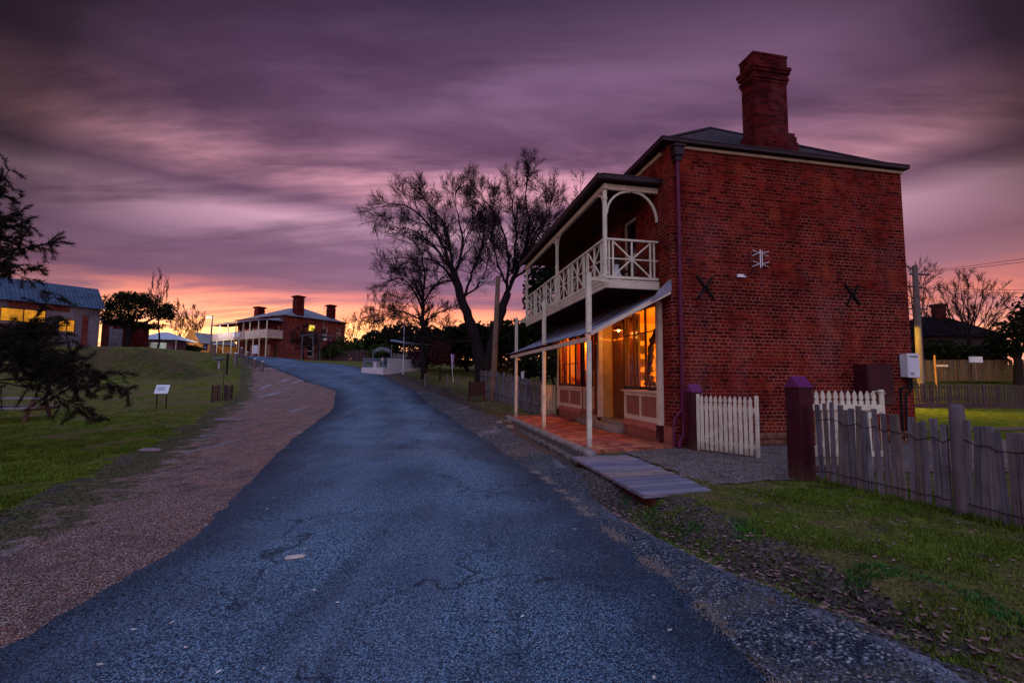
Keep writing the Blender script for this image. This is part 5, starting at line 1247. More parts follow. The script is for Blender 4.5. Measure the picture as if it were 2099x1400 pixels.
mb = MB(); mb.tube([(6.9, -.2, 5.5), (6.9, -.2, 9.4)], .03, 6); mb.tube([(6.5, -.2, 9.2), (7.3, -.2, 9.2)], .02, 5); mb.tube([(6.6, -.2, 8.9), (7.2, -.2, 8.9)], .02, 5); mb.build('aerial', M['galv'], hotel)
# pergola beside the hotel
p0 = gp_(640, 735, 57); t = thing('pergola', 'rustic timber pergola with bare vines beside the hotel', 'pergola', p0, HROT)
for (x, y) in ((0, 0), (2.6, 0), (0, 2.2), (2.6, 2.2)): mb = MB(); mb.tube([(x, y, -.2), (x, y, 3.1)], .07, 7); mb.build('post', M['paling'], t)
mb = MB(); [mb.tube([(-.3, y, 3.15), (3.0, y, 3.15)], .06, 6) for y in (0, .7, 1.4, 2.2)]; [mb.tube([(x, -.3, 3.26), (x, 2.5, 3.26)], .05, 6) for x in (0, 2.6)]; mb.build('beam', M['paling'], t)
# posters / boards near the verandah
p = gp_(522, 735, 64.5); t = thing('sandwich_board', 'white notice board standing under the hotel verandah', 'sign', p, HROT + pi/2 + .2)
mb = MB(); mb.box(-.5, .5, -.03, .03, .9, 2.1); mb.build('board', M['board_white'], t); mb = MB(); mb.box(-.45, -.40, -.03, .03, -.1, .9); mb.box(.40, .45, -.03, .03, -.1, .9); mb.build('leg', M['black'], t)

# orange lamplit cottage
OC = gp_(371, 735, 78); OC.z = tz(OC.x, OC.y); t = thing('lamplit_cottage', 'small gabled cottage glowing orange under the street lamp', 'building', OC, radians(-14))
mb = MB(); w = 3.3
mb.extr([(0, 0, -1), (w, 0, -1), (w, 0, 2.9), (w/2 + .45, 0, 4.5), (w/2 + .45, 0, 5.0), (w/2 - .45, 0, 5.0), (w/2 - .45, 0, 4.5), (0, 0, 2.9)], (0, .3, 0)); mb.box(0, w, .3, 8, -1, 2.8); mb.build('wall', M['lamplit_ochre'], t)
mb = MB(); mb.add([(-.3, .3, 2.7), (w/2, .3, 4.6), (w/2, 8, 4.6), (-.3, 8, 2.7)], [(0, 1, 2, 3)]); mb.add([(w + .3, .3, 2.7), (w/2, .3, 4.6), (w/2, 8, 4.6), (w + .3, 8, 2.7)], [(3, 2, 1, 0)]); mb.build('roof', M['hroof'], t)
mb = MB(); mb.box(1.35, 2.0, -.05, -.003, -.2, 1.9); mb.build('door', M['board_white'], t)
for x in (.45, 2.4): mb = MB(); mb.box(x, x + .35, -.05, -.003, .6, 1.7); mb.build('window', M['dark_wood'], t)
mb = MB(); mb.box(-.05, w + .05, -.10, -.003, 2.35, 2.5); mb.build('string_course', M['lamplit_ochre'], t)
# street lamp on its pole by the cottage
def street_lamp(label, base, h, arm, e, col, rz=0, lean=(0, 0), mat='polewood', lit=True, name='street_lamp', r=.11, spot=False):
    t = thing(name, label, 'street lamp', base, rz)
    mb = MB(); mb.tube([(0, 0, -.2), (lean[0] * .5, lean[1] * .5, h * .5), (lean[0], lean[1], h)], [r * 1.15, r, r * .8], 10); mb.build('pole', M[mat], t)
    mb = MB(); mb.tube([(lean[0], lean[1], h - .35), (lean[0] + arm * .6, lean[1], h - .2), (lean[0] + arm, lean[1], h - .25)], .025, 6); mb.build('arm', M['galv'], t)
    mb = MB(); x = lean[0] + arm; mb.lathe([(0, .08), (.1, .05), (.16, -.03)], (x, lean[1], h - .28), 12); hd = mb.build('lamp_head', M['yellowmetal'], t)
    mb = MB(); mb.lathe([(0, -.13), (.09, -.10), (.11, -.03), (0, -.02)], (x, lean[1], h - .30), 12); mb.build('bulb', m_emit('lamp glow', col, 60) if lit else M['galv'], t)
    if lit:
        ld = bpy.data.lights.new('lamp_light', 'SPOT' if spot else 'POINT'); ld.energy = e
        if spot: ld.spot_size = radians(172); ld.spot_blend = .05; ld.color = col[:3]; ld.shadow_soft_size = .15
        lo = bpy.data.objects.new('lamp_light', ld); COL.objects.link(lo); lo.parent = t; lo.location = (x, lean[1], h - .62)
    return t
b = gp_(430, 735, 72); street_lamp('lit street lamp on a timber pole beside the orange cottage', b, 7.0, -.75, 1050, (1.0, .55, .12), r=.13)
mb = MB(); q = at(421, 712, 66.5); t = thing('hanging_sign', 'dark square sign with a white mark beside the street lamp pole', 'sign', (q.x, q.y, q.z), 0); mb.box(-.32, .32, -.03, .03, -.45, .45); mb.build('board', M['ink'], t)
text('t', .6, M['board_white'], (0, -.045, -.2), (pi/2, 0, 0), t); mb = MB(); mb.tube([(.3, 0, .4), (.75, 0, .4)], .03, 6); mb.build('bracket', M['black'], t)
# shop-side street pole (unlit)
b = gp_(1010, 812, 24); street_lamp('grey timber street pole with an unlit lamp beside the leaning fence', b, 6.55, -.85, 0, (1, 1, 1), lit=False, lean=(.22, 0), r=.145)
# right-hand power pole
b = gp_(1886, 760, 27); pp = thing('power_pole', 'timber power pole with crossarms, lamplit yellow below, right of the shop', 'pole', b)
top = at(1875, 545, 27) - b
mb = MB(); mb.tube([(0, 0, -.3), top * .5, top], [.20, .17, .14], 12); mb.build('pole', M['polewood'], pp)
mb = MB(); mb.bar(top + V((-.35, 0, -.5)), top + V((.85, 0, -.55)), .08, .1); mb.bar(top + V((-.5, 0, -1.25)), top + V((.3, 0, -1.3)), .08, .1); mb.bar(top + V((-.5, 0, -2.6)), top + V((.6, 0, -2.62)), .07, .08); mb.build('crossarm', M['paling_far'], pp)
mb = MB()
for x in (-.25, .3, .75): mb.lathe([(.03, 0), (.05, .05), (.03, .12), (0, .15)], top + V((x, 0, -.48)), 8)
mb.build('insulator', M['galv'], pp)
def wire(label, a, b, sag):
    a = V(a); b = V(b); mb = MB(); mb.tube([a.lerp(b, k / 14) - V((0, 0, sag * 4 * (k / 14) * (1 - k / 14))) for k in range(15)], .014, 4); o = mb.build('overhead_wire', M['black']); tag(o, label, 'wire', 'overhead wires at the right')
T = b + top
wire('topmost overhead wire running right from the power pole', T + V((.3, 0, -.35)), at(2300, 498, 21), .1); wire('second overhead wire running right from the power pole', T + V((.75, 0, -.38)), at(2300, 508, 21), .1)
wire('lower overhead wire running right from the power pole', T + V((.3, 0, -1.3)), at(2300, 588, 21), .15); wire('lowest overhead wire running right from the power pole', T + V((.3, 0, -1.35)), at(2300, 596, 21), .2)
# lamp hidden behind the shop that lights the pole and fences
street_lamp('lit street lamp standing behind the shop, out of sight from the road', V((21.0, 25.8, tz(21.0, 25.8))), 5.4, -.5, 2600, (1.0, .66, .05), spot=True)
# street name sign and panel near the right fences
p = gp_(1918, 770, 30); t = thing('street_sign', 'lamplit orange street name post with a blade sign near the right fences', 'sign', p); mb = MB(); mb.tube([(0, 0, 0), (0, 0, 2.3)], .05, 8); mb.build('post', M['lamplit_ochre'], t); mb = MB(); mb.box(.02, .85, -.015, .015, 1.55, 1.68); mb.build('blade', M['cream'], t)
q = at(2000, 737, 28); t = thing('blank_sign', 'pale blank rectangular panel above the right fences', 'sign', (q.x, q.y, q.z)); mb = MB(); mb.box(-.4, .4, -.03, .03, -.18, .18); mb.build('board', M['white'], t); mb = MB(); mb.tube([(0, .04, -1.2), (0, .04, .1)], .04, 6); mb.build('post', M['polewood'], t)
# dark house beyond
hb = at(1990, 745, 46); hb.z = tz(hb.x, hb.y); t = thing('dark_house', 'dark hip roofed house with one chimney beyond the right fences', 'building', hb, .15)
mb = MB(); mb.box(-4.5, 4.5, 0, 7, -1, 3.4); mb.build('wall', m_plain('dark boards', (.05, .03, .035), .9), t)
mb = MB(); mb.add([(-5, -.5, 3.3), (5.2, -.5, 3.3), (5.2, 7.5, 3.3), (-5, 7.5, 3.3), (-1.6, 3.4, 5.8), (1.9, 3.4, 5.8)], [(0, 1, 5, 4), (1, 2, 5), (2, 3, 4, 5), (3, 0, 4)]); r_ = mb.build('roof', m_plain('dark roof', (.012, .008, .011), .9, spec=0), t)
mb = MB(); mb.box(.2, 1.1, 2.8, 3.6, 5.0, 7.1); mb.box(.1, 1.2, 2.7, 3.7, 6.9, 7.15); mb.build('chimney', M['chimney_brick'], r_)

# ---------------------------------------------------------------- old shed at left
SC = at(200, 715, 40); t = thing('old_shed', 'old iron roofed shed with patched pale walls and yellow lit windows', 'shed', (SC.x, SC.y, 3.75), radians(54.5))
# local x runs away to the right end, building extends to negative x
L_ = 14; D_ = 5
mb = MB(); holes = [(-8.4, -3.35, 1.9, 3.0), (-2.6, -1.55, 1.35, 2.45)]
wall_holes(mb, 'x', 0, -L_, 0, -1, 3.72, holes, .2, False); mb.quad((0, 0, -1), (0, D_, -1), (0, D_, 3.72), (0, 0, 3.72)); mb.add([(0, 0, 3.72), (0, D_, 3.72), (0, D_/2, 5.6)], [(0, 1, 2)]); mb.quad((-L_, 0, -1), (-L_, D_, -1), (-L_, D_, 3.7), (-L_, 0, 3.7))
mb.build('wall', M['shedwall'], t)
mb = MB(); mb.add([(-L_ - .3, -.4, 3.55), (.25, -.4, 3.55), (.25, D_/2, 5.65), (-L_ - .3, D_/2, 5.65)], [(0, 1, 2, 3)]); mb.add([(-L_ - .3, D_ + .4, 3.55), (.25, D_ + .4, 3.55), (.25, D_/2, 5.65), (-L_ - .3, D_/2, 5.65)], [(3, 2, 1, 0)]); mb.build('roof', M['shedroof'], t)
mb = MB(); mb.box(-L_, -2.9, -.06, -.003, -1, 1.75); mb.build('lower_cladding', m_plain('dark brown cladding', (.07, .03, .03), .9, .5, 1), t)
for (a, b, z0, z1) in ((-1.15, -.75, .0, 2.9), (-5.5, -2.0, 3.05, 3.6)): mb = MB(); mb.box(a, b, -.05, -.003, z0, z1); mb.build('cladding_patch', M['hotel_brick'], t)
lw = m_litwin('shed lit window', (1.0, .38, .03), .75, .9)
for (a, b, c, d) in holes:
    mb = MB(); mb.box(a, b, .02, .08, c, c + .07); mb.box(a, b, .02, .08, d - .07, d); nn = max(2, int((b - a) / 1.2))
    for k in range(nn + 1): x = a + (b - a - .07) * k / nn; mb.box(x, x + .07, .02, .08, c + .07, d - .07)
    fr = mb.build('window', M['dark_wood'], t); mb = MB(); mb.box(a + .03, b - .03, .05, .055, c + .03, d - .03); mb.build('pane', lw, fr)
# outbuilding right of the shed
q = gp_(205, 715, 46); t = thing('brick_outbuilding', 'low dark brick outbuilding behind the spreading tree', 'building', V((q.x, q.y, 4.0)), .2)
mb = MB(); mb.box(0, 2.5, 0, 3.4, -1, 3.0); mb.build('wall', M['chimney_brick'], t); mb = MB(); mb.box(-.2, 2.7, -.3, 3.6, 3.0, 3.12); mb.build('roof', M['hroof'], t)
mb = MB(); mb.box(.75, 1.0, -.08, -.003, -.5, 2.6); mb.box(1.0, 1.9, -.06, -.003, -.5, 2.2); mb.build('door', M['shedwall'], t)
# white roofed kiosk
q = gp_(292, 720, 57); kz = 4.35; t = thing('white_roofed_kiosk', 'small kiosk with pale hipped roof and lit white window', 'kiosk', V((q.x, q.y, kz)), .12)
mb = MB(); mb.box(0, 3.4, 0, 3, -1, 1.75); mb.build('wall', m_plain('kiosk boards', (.20, .09, .10), .8, .4, 2), t)
mb = MB(); mb.add([(-1.1, -.8, 1.65), (4.4, -.8, 1.65), (4.4, 3.8, 1.65), (-1.1, 3.8, 1.65), (1.2, 1.5, 2.75), (2.0, 1.5, 2.75)], [(0, 1, 5, 4), (1, 2, 5), (2, 3, 4, 5), (3, 0, 4)]); mb.build('roof', m_plain('pale roof iron', (.46, .46, .54), .5, .15), t)
mb = MB(); mb.box(.9, 2.7, -.05, -.003, .2, 1.3); mb.build('window', m_litwin('kiosk window', (.75, .8, .7), .45, 1.5), t)
mb = MB(); mb.tube([(4.2, -.7, -1), (4.2, -.7, 1.7)], .05, 6); mb.build('post', M['cream'], t)
mb = MB(); mb.box(.5, 4.0, -1.4, -.6, -.05, .05); mb.build('counter', M['hotel_brick'], t)
for i, (px, lab) in enumerate(((264, 'folded pale patio umbrella nearer the spreading tree trunk'), (281, 'folded pale patio umbrella beside the kiosk'))):
    q = gp_(px, 718, 52); q.z = 4.2; t = thing('patio_umbrella', lab, 'umbrella', q, 0, 'folded patio umbrellas'); mb = MB(); mb.tube([(0, 0, -1), (0, 0, 1.9)], .03, 6); mb.build('pole', M['galv'], t)
    mb = MB(); mb.lathe([(.30, .1), (.24, .3), (.16, .9), (.30, 1.35), (.12, 1.6), (0, 2.05)], (0, 0, 0), 10); mb.build('canopy', M['whitewall'], t)

# ---------------------------------------------------------------- white memorial
MC = at(785, 768, 37); MC.z = tz(MC.x, MC.y) - .05; mem = thing('memorial_enclosure', 'white walled memorial with blue railings and lettered iron arch beside the road', 'memorial', MC, HROT)
mb = MB(); mb.box(0, 4.3, 0, .25, -.3, .62); mb.box(-.0, .25, .25, 2.6, -.3, .62); mb.build('low_wall', M['whitewall'], mem, bevel=.01)
mb = MB(); mb.box(.55, 3.1, -.03, .22, .0, 1.38); mb.build('tall_wall', M['whitewall'], mem, bevel=.01)
mb = MB(); mb.box(.08, .40, .9, 1.25, .62, 1.1); mb.build('plaque_block', M['whitewall'], mem)
def rails(a, b, z0, z1, name='railing'):
    a = V(a); b = V(b); mb = MB(); n = int((b - a).length / .13); up = V((0, 0, 1)); mb.bar(a + up * z1, b + up * z1, .04, .05); mb.bar(a + up * (z1 - .17), b + up * (z1 - .17), .03, .04); mb.bar(a + up * (z0 + .05), b + up * (z0 + .05), .03, .04)
    for k in range(n + 1): q = a.lerp(b, k / n); mb.tube([q + up * z0, q + up * z1], .012, 5)
    for q in (a, b): mb.box(q.x - .04, q.x + .04, q.y - .04, q.y + .04, z0, z1 + .12)
    mb.build(name, M['bluerail'], mem)
rails((.12, .15, 0), (.12, 2.5, 0), .62, 1.35); rails((.15, .12, 0), (.53, .12, 0), .62, 1.35); rails((3.2, .12, 0), (4.2, .12, 0), .62, 1.30)
# arch
aw = 1.45
ar = thing('lettered_arch', 'blue grey iron arch with white lettering rising behind the memorial railings', 'arch', at(782, 768, 38.5), radians(8)); ar.location.z = MC.z
mb = MB()
for x in (-aw/2, aw/2): mb.tube([(x, 0, 0), (x, 0, 2.15)], .03, 6)
mb.build('post', M['bluerail'], ar)
mb = MB(); 
for r_, z_ in ((1.02, 1.68), (.82, 1.60)):
    mb.tube([(r_ * sin(a_) , 0, z_ - .35 + .35 + r_ * cos(a_) - .35 * 1.0) for a_ in [radians(-45 + 90 * k / 14) for k in range(15)]], .022, 5)
mb.build('arch', M['bluerail'], ar)
word = 'CHARBOURNE'
for i, c_ in enumerate(word):
    a_ = radians(-38 + 76 * i / (len(word) - 1)); r_ = .86; text(c_, .20, M['board_white'], (r_ * sin(a_), -.03, 1.30 + r_ * cos(a_) - .0), (pi/2, a_, 0), ar, ext=.01)
b = gp_(826, 765, 37.5); t = thing('flagpole', 'slender white flagpole in front of the memorial wall', 'flagpole', b); mb = MB(); mb.tube([(0, 0, -.2), (0, 0, 4.4)], [.045, .03], 8); mb.build('pole', M['white'], t); mb = MB(); mb.lathe([(0, 0), (.05, .04), (0, .09)], (0, 0, 4.4), 8); mb.build('finial', M['white'], t)
b = gp_(930, 763, 32); t = thing('banner_flag', 'leaning purple and white feather banner on the park lawn', 'banner', b); mb = MB(); mb.tube([(0, 0, 0), (-.14, 0, 1.2), (-.20, 0, 2.0)], .02, 6); mb.build('pole', M['white'], t)
mb = MB(); mb.add([(-.12, 0, 1.0), (-.06, 0, 1.05), (.02, 0.02, 1.95), (-.24, 0, 2.05), (-.18, 0, 1.5)], [(0, 1, 2, 3, 4)]); mb.build('flag', m_plain('purple white banner', (.45, .25, .5), .7, .9, 7), t)
# far shed roof right of the flagpole
q = gp_(845, 745, 45); q.z = tz(q.x, q.y); t = thing('iron_roofed_shelter', 'low open shelter with pale rusty iron roof behind the memorial', 'shelter', q, .2)
mb = MB(); mb.add([(-2.2, 0, 2.4), (1.2, 0, 1.9), (1.2, 2.6, 2.3), (-2.2, 2.6, 2.8)], [(0, 1, 2, 3)]); mb.build('roof', M['awning'], t); [MB().tube([(x, .1, -.2), (x, .1, 2.0)], .06, 6).build('post', M['polewood'], t) for x in (-2, 1)]
mb = MB(); mb.box(-1.9, 1.0, .5, .6, -.2, 1.2); mb.build('wall', M['shedwall'], t)
# notice board by the big tree
b = gp_(962, 800, 23); t = thing('notice_board', 'dark brown notice board on two posts in front of the big tree trunk', 'sign', b, .1)
for x in (0, .75): mb = MB(); mb.box(x - .04, x + .04, -.04, .04, -.1, 1.1); mb.build('post', M['soffit'], t)
mb = MB(); mb.box(.04, .71, -.02, .02, .35, 1.05); mb.build('board', M['dark_wood'], t)
for i, (px, py, Y, nm) in enumerate(((872, 772, 30, 'left of the small red leaved tree'), (917, 768, 30, 'right of the small red leaved tree'), (938, 773, 29, 'nearest the dark notice board'))):
    b = gp_(px, py, Y); mb = MB(); mb.tube([(0, 0, -.1), (.01, 0, .85)], [.07, .06], 7); o = mb.build('fence_post', M['polewood']); o.location = b; tag(o, 'short round timber post on the park lawn, ' + nm, 'post', 'short posts on the park lawn')
# box on a fence post (utility)
b = gp_(1071, 800, 22.2); t = thing('meter_post', 'grey metal post with a small white box against the leaning fence', 'post', b); mb = MB(); mb.box(-.05, .05, -.05, .05, -.1, 1.6); mb.build('post', M['paling'], t); mb = MB(); mb.box(-.07, .07, -.1, -.051, 1.35, 1.72); mb.build('box', M['white'], t)

# ---------------------------------------------------------------- left verge things
b = V((at(330, 838, 21).x, 21, tz(at(330, 838, 21).x, 21))); t = thing('information_sign', 'white slanted information sign on two thin legs on the left lawn', 'sign', b, radians(25))
for x in (-.18, .18): mb = MB(); mb.box(x - .02, x + .02, -.02, .02, -.1, .78); mb.build('leg', M['black'], t)
mb = MB(); mb.bar((0, -.22, .68), (0, .16, 1.06), .50, .03, up=(0, -1, 1)); pl = mb.build('panel', M['board_white'], t)
# printed lines on the sign
mb = MB()
for k in range(5): y_ = -.12 + k * .055; mb.box(-.18, .10 + .04 * (k % 2), y_, y_ + .012, 0, .002)
lt = mb.build('printed_text', M['ink'], pl); lt.location = (0, -.035, .90); lt.rotation_euler = (radians(45), 0, 0)
b = gp_(455, 817, 25.5); t = thing('tree_guard', 'low square guard of weathered timber stakes around a bare sapling', 'tree guard', b, .2)
for k in range(4):
    for j in range(3):
        u = -.35 + .35 * j; x, y = [(u, -.35), (.35, u), (-u, .35), (-.35, -u)][k]; mb = MB(); mb.box(x - .045, x + .045, y - .03, y + .03, -.1, .88 + .05 * ((j + k) % 2)); mb.build('stake', M['paling_far'], t)
mb = MB(); mb.tube([(0, 0, 0), (.02, .03, 1.7)], [.03, .015], 6); mb.build('stem', M['bark'], t)
bl_specs = [(537, 764, 38.5, .9, 'nearest the bend of the road'), (522, 758, 41, .9, 'second from the road bend'), (506, 752, 43.5, .95, 'third from the road bend'), (494, 750, 45.5, .95, 'fourth from the road bend'), (482, 757, 40.5, 1.15, 'thick one in the middle of the row'), (437, 750, 41.5, 1.1, 'thick one at the left end of the row')]
proto = None
for (px, py, Y, h, nm) in bl_specs:
    b = gp_(px, py, Y)
    if proto is None:
        t = thing('bollard', '', 'bollard', b, 0, 'timber bollards along the road bend'); mb = MB(); mb.box(-.09, .09, -.09, .09, -.15, .88); mb.build('post', M['polewood'], t, bevel=.015); mb = MB(); mb.lathe([(.10, .882), (.10, .93), (0, .98)], (0, 0, 0), 10); mb.build('cap', M['board_white'], t); proto = t; t['label'] = 'timber bollard with pale cap, ' + nm
    else: t = copy_tree(proto, loc=b, label='timber bollard with pale cap, ' + nm)
    t.scale = (1.4 if 'thick' in nm else 1, 1.4 if 'thick' in nm else 1, h / .9)
b = gp_(464, 774, 36); t = thing('marker_post', 'thin black marker post rising from the mound edge', 'post', b); mb = MB(); mb.tube([(0, 0, -.2), (0, 0, 1.75)], .07, 8); mb.build('post', M['black'], t); mb = MB(); mb.lathe([(.08, 1.75), (.08, 1.8), (0, 1.84)], (0, 0, 0), 8); mb.build('cap', M['galv'], t)
b = gp_(448, 764, 38); t = thing('drinking_fountain', 'pale bowl shaped drinking fountain on a pedestal by the mound', 'fountain', b); mb = MB(); mb.lathe([(.14, -.1), (.09, .1), (.08, .7)], (0, 0, 0), 12); mb.build('pedestal', M['galv'], t); mb = MB(); mb.lathe([(.08, .7), (.42, .85), (.45, .95), (.40, .95), (0, .84)], (0, 0, 0), 16); mb.build('bowl', M['bluerail'], t)
# picnic table
b = V((-16.95, 15.7, 0)); b.z = tz(b.x, b.y); t = thing('picnic_table', 'weathered timber picnic table with attached benches under the feathery tree', 'table', b, radians(14))
for k in range(5): mb = MB(); mb.box(-1.0, 1.0, -.38 + k * .155, -.38 + k * .155 + .14, .72, .76); mb.build('top_board', M['plank'], t)
for y in (-.78, .56):
    mb = MB(); mb.box(-1.0, 1.0, y, y + .24, .42, .46); mb.build('bench', M['plank'], t)
for x in (-.75, .75):
    for s_ in (-1, 1): mb = MB(); mb.bar((x, s_ * .25, .71), (x, s_ * .62, -.03), .05, .11, up=(1, 0, 0)); mb.build('leg', M['paling_far'], t)
    mb = MB(); mb.box(x + .04, x + .09, -.80, .82, .34, .415); mb.build('crossbeam', M['paling_far'], t)
# bits on the left verge
for (px, py, lab, L, w) in ((470, 869, 'long flat pale slab lying on the left grass near the gravel', .95, .22), (308, 925, 'dark flat piece of broken board on the left gravel edge', .42, .14)):
    q = at(px, py, 1); r_ = ray(px, py); k = (CH + .13) / -r_.z; q = V((0, 0, CH)) + r_ * k; mb = MB(); rng = random.Random(px); stone_block(mb, 0, 0, .02, L, w, .06, rng, .012); o = mb.build('flat_slab', M['plank']); o.location = (q.x, q.y, tz(q.x, q.y) + .02); tag(o, lab, 'slab')
for i, (px, py, s_, nm) in enumerate(((1040, 832, .28, 'beside the leaning fence end'), (1025, 826, .2, 'left of the pale rock near the far verandah post'), (1045, 855, .2, 'just before the footpath end'))):
    q = gp_(px, py, 17 - i); mb = MB(); stone_block(mb, 0, 0, .06, s_, s_ * .8, s_ * .6, random.Random(i), .03); o = mb.build('rock', M['stone']); o.location = q; tag(o, 'rough grey rock ' + nm, 'rock')

# ---------------------------------------------------------------- stuff: grass, weeds, leaves, pebbles
def blades(name, n, region, zf, mat, h=(.02, .05), w=.006, seed=1, tuftn=5, label=None):
    rng = random.Random(seed); mb = MB(); vs = []; fs = []
    k = 0; tries = 0
    while k < n and tries < n * 6:
        tries += 1; p = region(rng)
        if p is None: continue
        x, y = p; z = zf(x, y); k += 1
        for _ in range(tuftn):
            a = rng.uniform(0, 6.28); hh = rng.uniform(*h); dx, dy = cos(a), sin(a); ox, oy = x + rng.gauss(0, .02), y + rng.gauss(0, .02); ln = rng.uniform(.2, .9) * hh; ww = w * rng.uniform(.6, 1.3)
            b = len(vs); vs += [(ox - dy * ww, oy + dx * ww, z - .005), (ox + dy * ww, oy - dx * ww, z - .005), (ox + dx * ln, oy + dy * ln, z + hh)]; fs.append((b, b + 1, b + 2))
    mb.add(vs, fs); o = mb.build(name, mat); return tag(o, label, name.replace('_', ' '), kind='stuff')
def reg_right(rng):
    y = rng.uniform(1.2, 7.6); x = rng.uniform(1.6, 6.4)
    dxr = xat([(q[0], q[1]) for q in DR[::-1]], y) if y < 6.9 else 2.6
    if x < dxr - .3 and rng.random() < .65: return None
    if x < xat(SR, y) + .1: return None
    if y > 6.7 and rng.random() > .1: return None
    if noise.noise(V((x * 1.5, y * 1.5, 0))) + .5 * noise.noise(V((x * 5, y * 5, 3))) < .05 and rng.random() < .85: return None
    return x, y
blades('grass', 24000, reg_right, lambda x, y: tz(x, y), M['grassblade'], (.010, .032), .0045, 1, 5, 'short patchy grass on the verge before the grey fence')
def reg_left(rng):
    y = rng.uniform(4.0, 22) ; y = 4 + (y - 4) * rng.random() ** .3; x = rng.uniform(-1.2 * y - 1, xat(GL, y) - .1)
    if x < -1.25 * y: return None
    if noise.noise(V((x * 1.1, y * 1.1, 4))) < -.05: return None
    return x, y
blades('grass', 16000, reg_left, lambda x, y: tz(x, y), M['grassblade'], (.02, .06), .006, 2, 5, 'short grass on the lawn left of the gravel verge')
def reg_weed(rng):
    t_ = rng.random(); i = rng.choice([0, 1, 2, 3]); a, b = DR[i], DR[i+1]; x = a[0] + (b[0]-a[0]) * t_ + rng.uniform(.15, .75); y = a[1] + (b[1]-a[1]) * t_ + rng.gauss(0, .1)
    if noise.noise(V((x * 2.2, y * 2.2, 8))) < .25: return None
    return x, y
blades('weeds', 420, reg_weed, lambda x, y: tz(x, y), M['weed'], (.008, .028), .011, 3, 8, 'bright green weeds growing beside the drain')
def flat_bits(name, n, region, zf, mat, size, seed, label, curl=.5):
    rng = random.Random(seed); vs = []; fs = []; k = 0; tr_ = 0
    while k < n and tr_ < n * 8:
        tr_ += 1; p = region(rng)
        if p is None: continue
        x, y = p; z = zf(x, y) + .01; k += 1; s_ = rng.uniform(*size); a = rng.uniform(0, 6.28); t1 = rng.gauss(0, curl) * s_; t2 = rng.gauss(0, curl) * s_; b = len(vs)
        c, s2 = cos(a), sin(a)
        for (u, v, dz) in ((-s_, 0, abs(t1)), (-.2 * s_, .5 * s_, .2 * abs(t2)), (s_, .1 * s_, abs(t2)), (0, -.55 * s_, .3 * abs(t1))): vs.append((x + u * c - v * s2, y + u * s2 + v * c, z + dz * .6))
        fs.append((b, b + 1, b + 2, b + 3))
    mb = MB(); mb.add(vs, fs); return tag(mb.build(name, mat), label, name.replace('_', ' '), kind='stuff')
def reg_drain(rng):
    i = rng.choice([0, 0, 1, 2, 2, 3, 3, 4]); a, b = DR[i], DR[i+1]; t_ = rng.random()
    return a[0] + (b[0]-a[0]) * t_ + rng.gauss(.05, .2), a[1] + (b[1]-a[1]) * t_ + rng.gauss(0, .12)
flat_bits('fallen_leaves', 1500, reg_drain, lambda x, y: tz(x, y), M['leaf_fall'], (.012, .038), 4, 'brown fallen leaves gathered along the drain')
flat_bits('fallen_leaves', 620, lambda r: (r.uniform(1.8, 6), r.uniform(1.8, 7)), lambda x, y: tz(x, y), M['leaf_fall'], (.012, .032), 14, 'brown leaves scattered on the verge')
def reg_mid(rng):
    y = rng.uniform(15, 30); x = xat(RR, y) + rng.uniform(.8, 4.5); w, f = bl(x, y)
    return (x, y) if f > 9.3 or w < -2.6 else None
flat_bits('fallen_leaves', 2600, reg_mid, lambda x, y: tz(x, y), M['leaf_fall'], (.02, .06), 5, 'dull red leaves strewn under the bare trees')
flat_bits('orange_leaves', 40, lambda r: (BC + BW * r.gauss(-.75, .16) + BF * r.gauss(-.22, .05)).xy, lambda x, y: .03, M['leaf_orange'], (.02, .045), 6, 'small heap of orange leaves at the footpath corner')
def stones(name, n, region, zf, size, seed, label, mat):
    rng = random.Random(seed); mb = MB(); vs = []; fs = []; k = 0; tr_ = 0
    while k < n and tr_ < n * 6:
        tr_ += 1; p = region(rng)
        if p is None: continue
        x, y = p; z = zf(x, y); k += 1; s_ = rng.uniform(*size); b = len(vs); a = rng.uniform(0, 3)
        for (u, v, w) in ((1, 0, 0), (0, 1, 0), (-1, 0, 0), (0, -1, 0), (0, 0, .7)): u2 = u * cos(a) - v * sin(a); v2 = u * sin(a) + v * cos(a); vs.append((x + u2 * s_ * rng.uniform(.7, 1.1), y + v2 * s_ * rng.uniform(.7, 1.1), z + w * s_ + .003))
        fs += [(b, b+1, b+4), (b+1, b+2, b+4), (b+2, b+3, b+4), (b+3, b, b+4)]
    mb.add(vs, fs); return tag(mb.build(name, mat), label, 'pebbles', kind='stuff')
stones('pebbles', 9000, lambda r: (lambda y: (r.uniform(xat(RR, y) - .05, xat(SR, y) + .1), y))(1.6 + 8 * r.random() ** 1.6), lambda x, y: tz(x, y, False) + .006, (.004, .011), 7, 'loose dark gravel on the right shoulder', M['pebble'])
stones('pebbles', 6000, lambda r: (lambda y: (r.uniform(xat(GL, y) + .5, xat(RL, y) + .05), y))(3.2 + 9 * r.random() ** 1.6), lambda x, y: tz(x, y, False) + .007, (.003, .009), 8, 'loose pinkish gravel on the left verge', m_leaf('pink pebbles', (.26, .17, .16), .7, .8))
def reg_road(r):
    y = 2.2 + 11 * r.random() ** 1.4; return r.uniform(xat(RL, y) + .3, xat(RR, y) - .1), y
flat_bits('fallen_leaves', 85, reg_road, lambda x, y: road_z(x, y) - .004, m_leaf('pale leaves', (.62, .48, .44), .5), (.010, .028), 9, 'pale leaves scattered on the asphalt', .1)
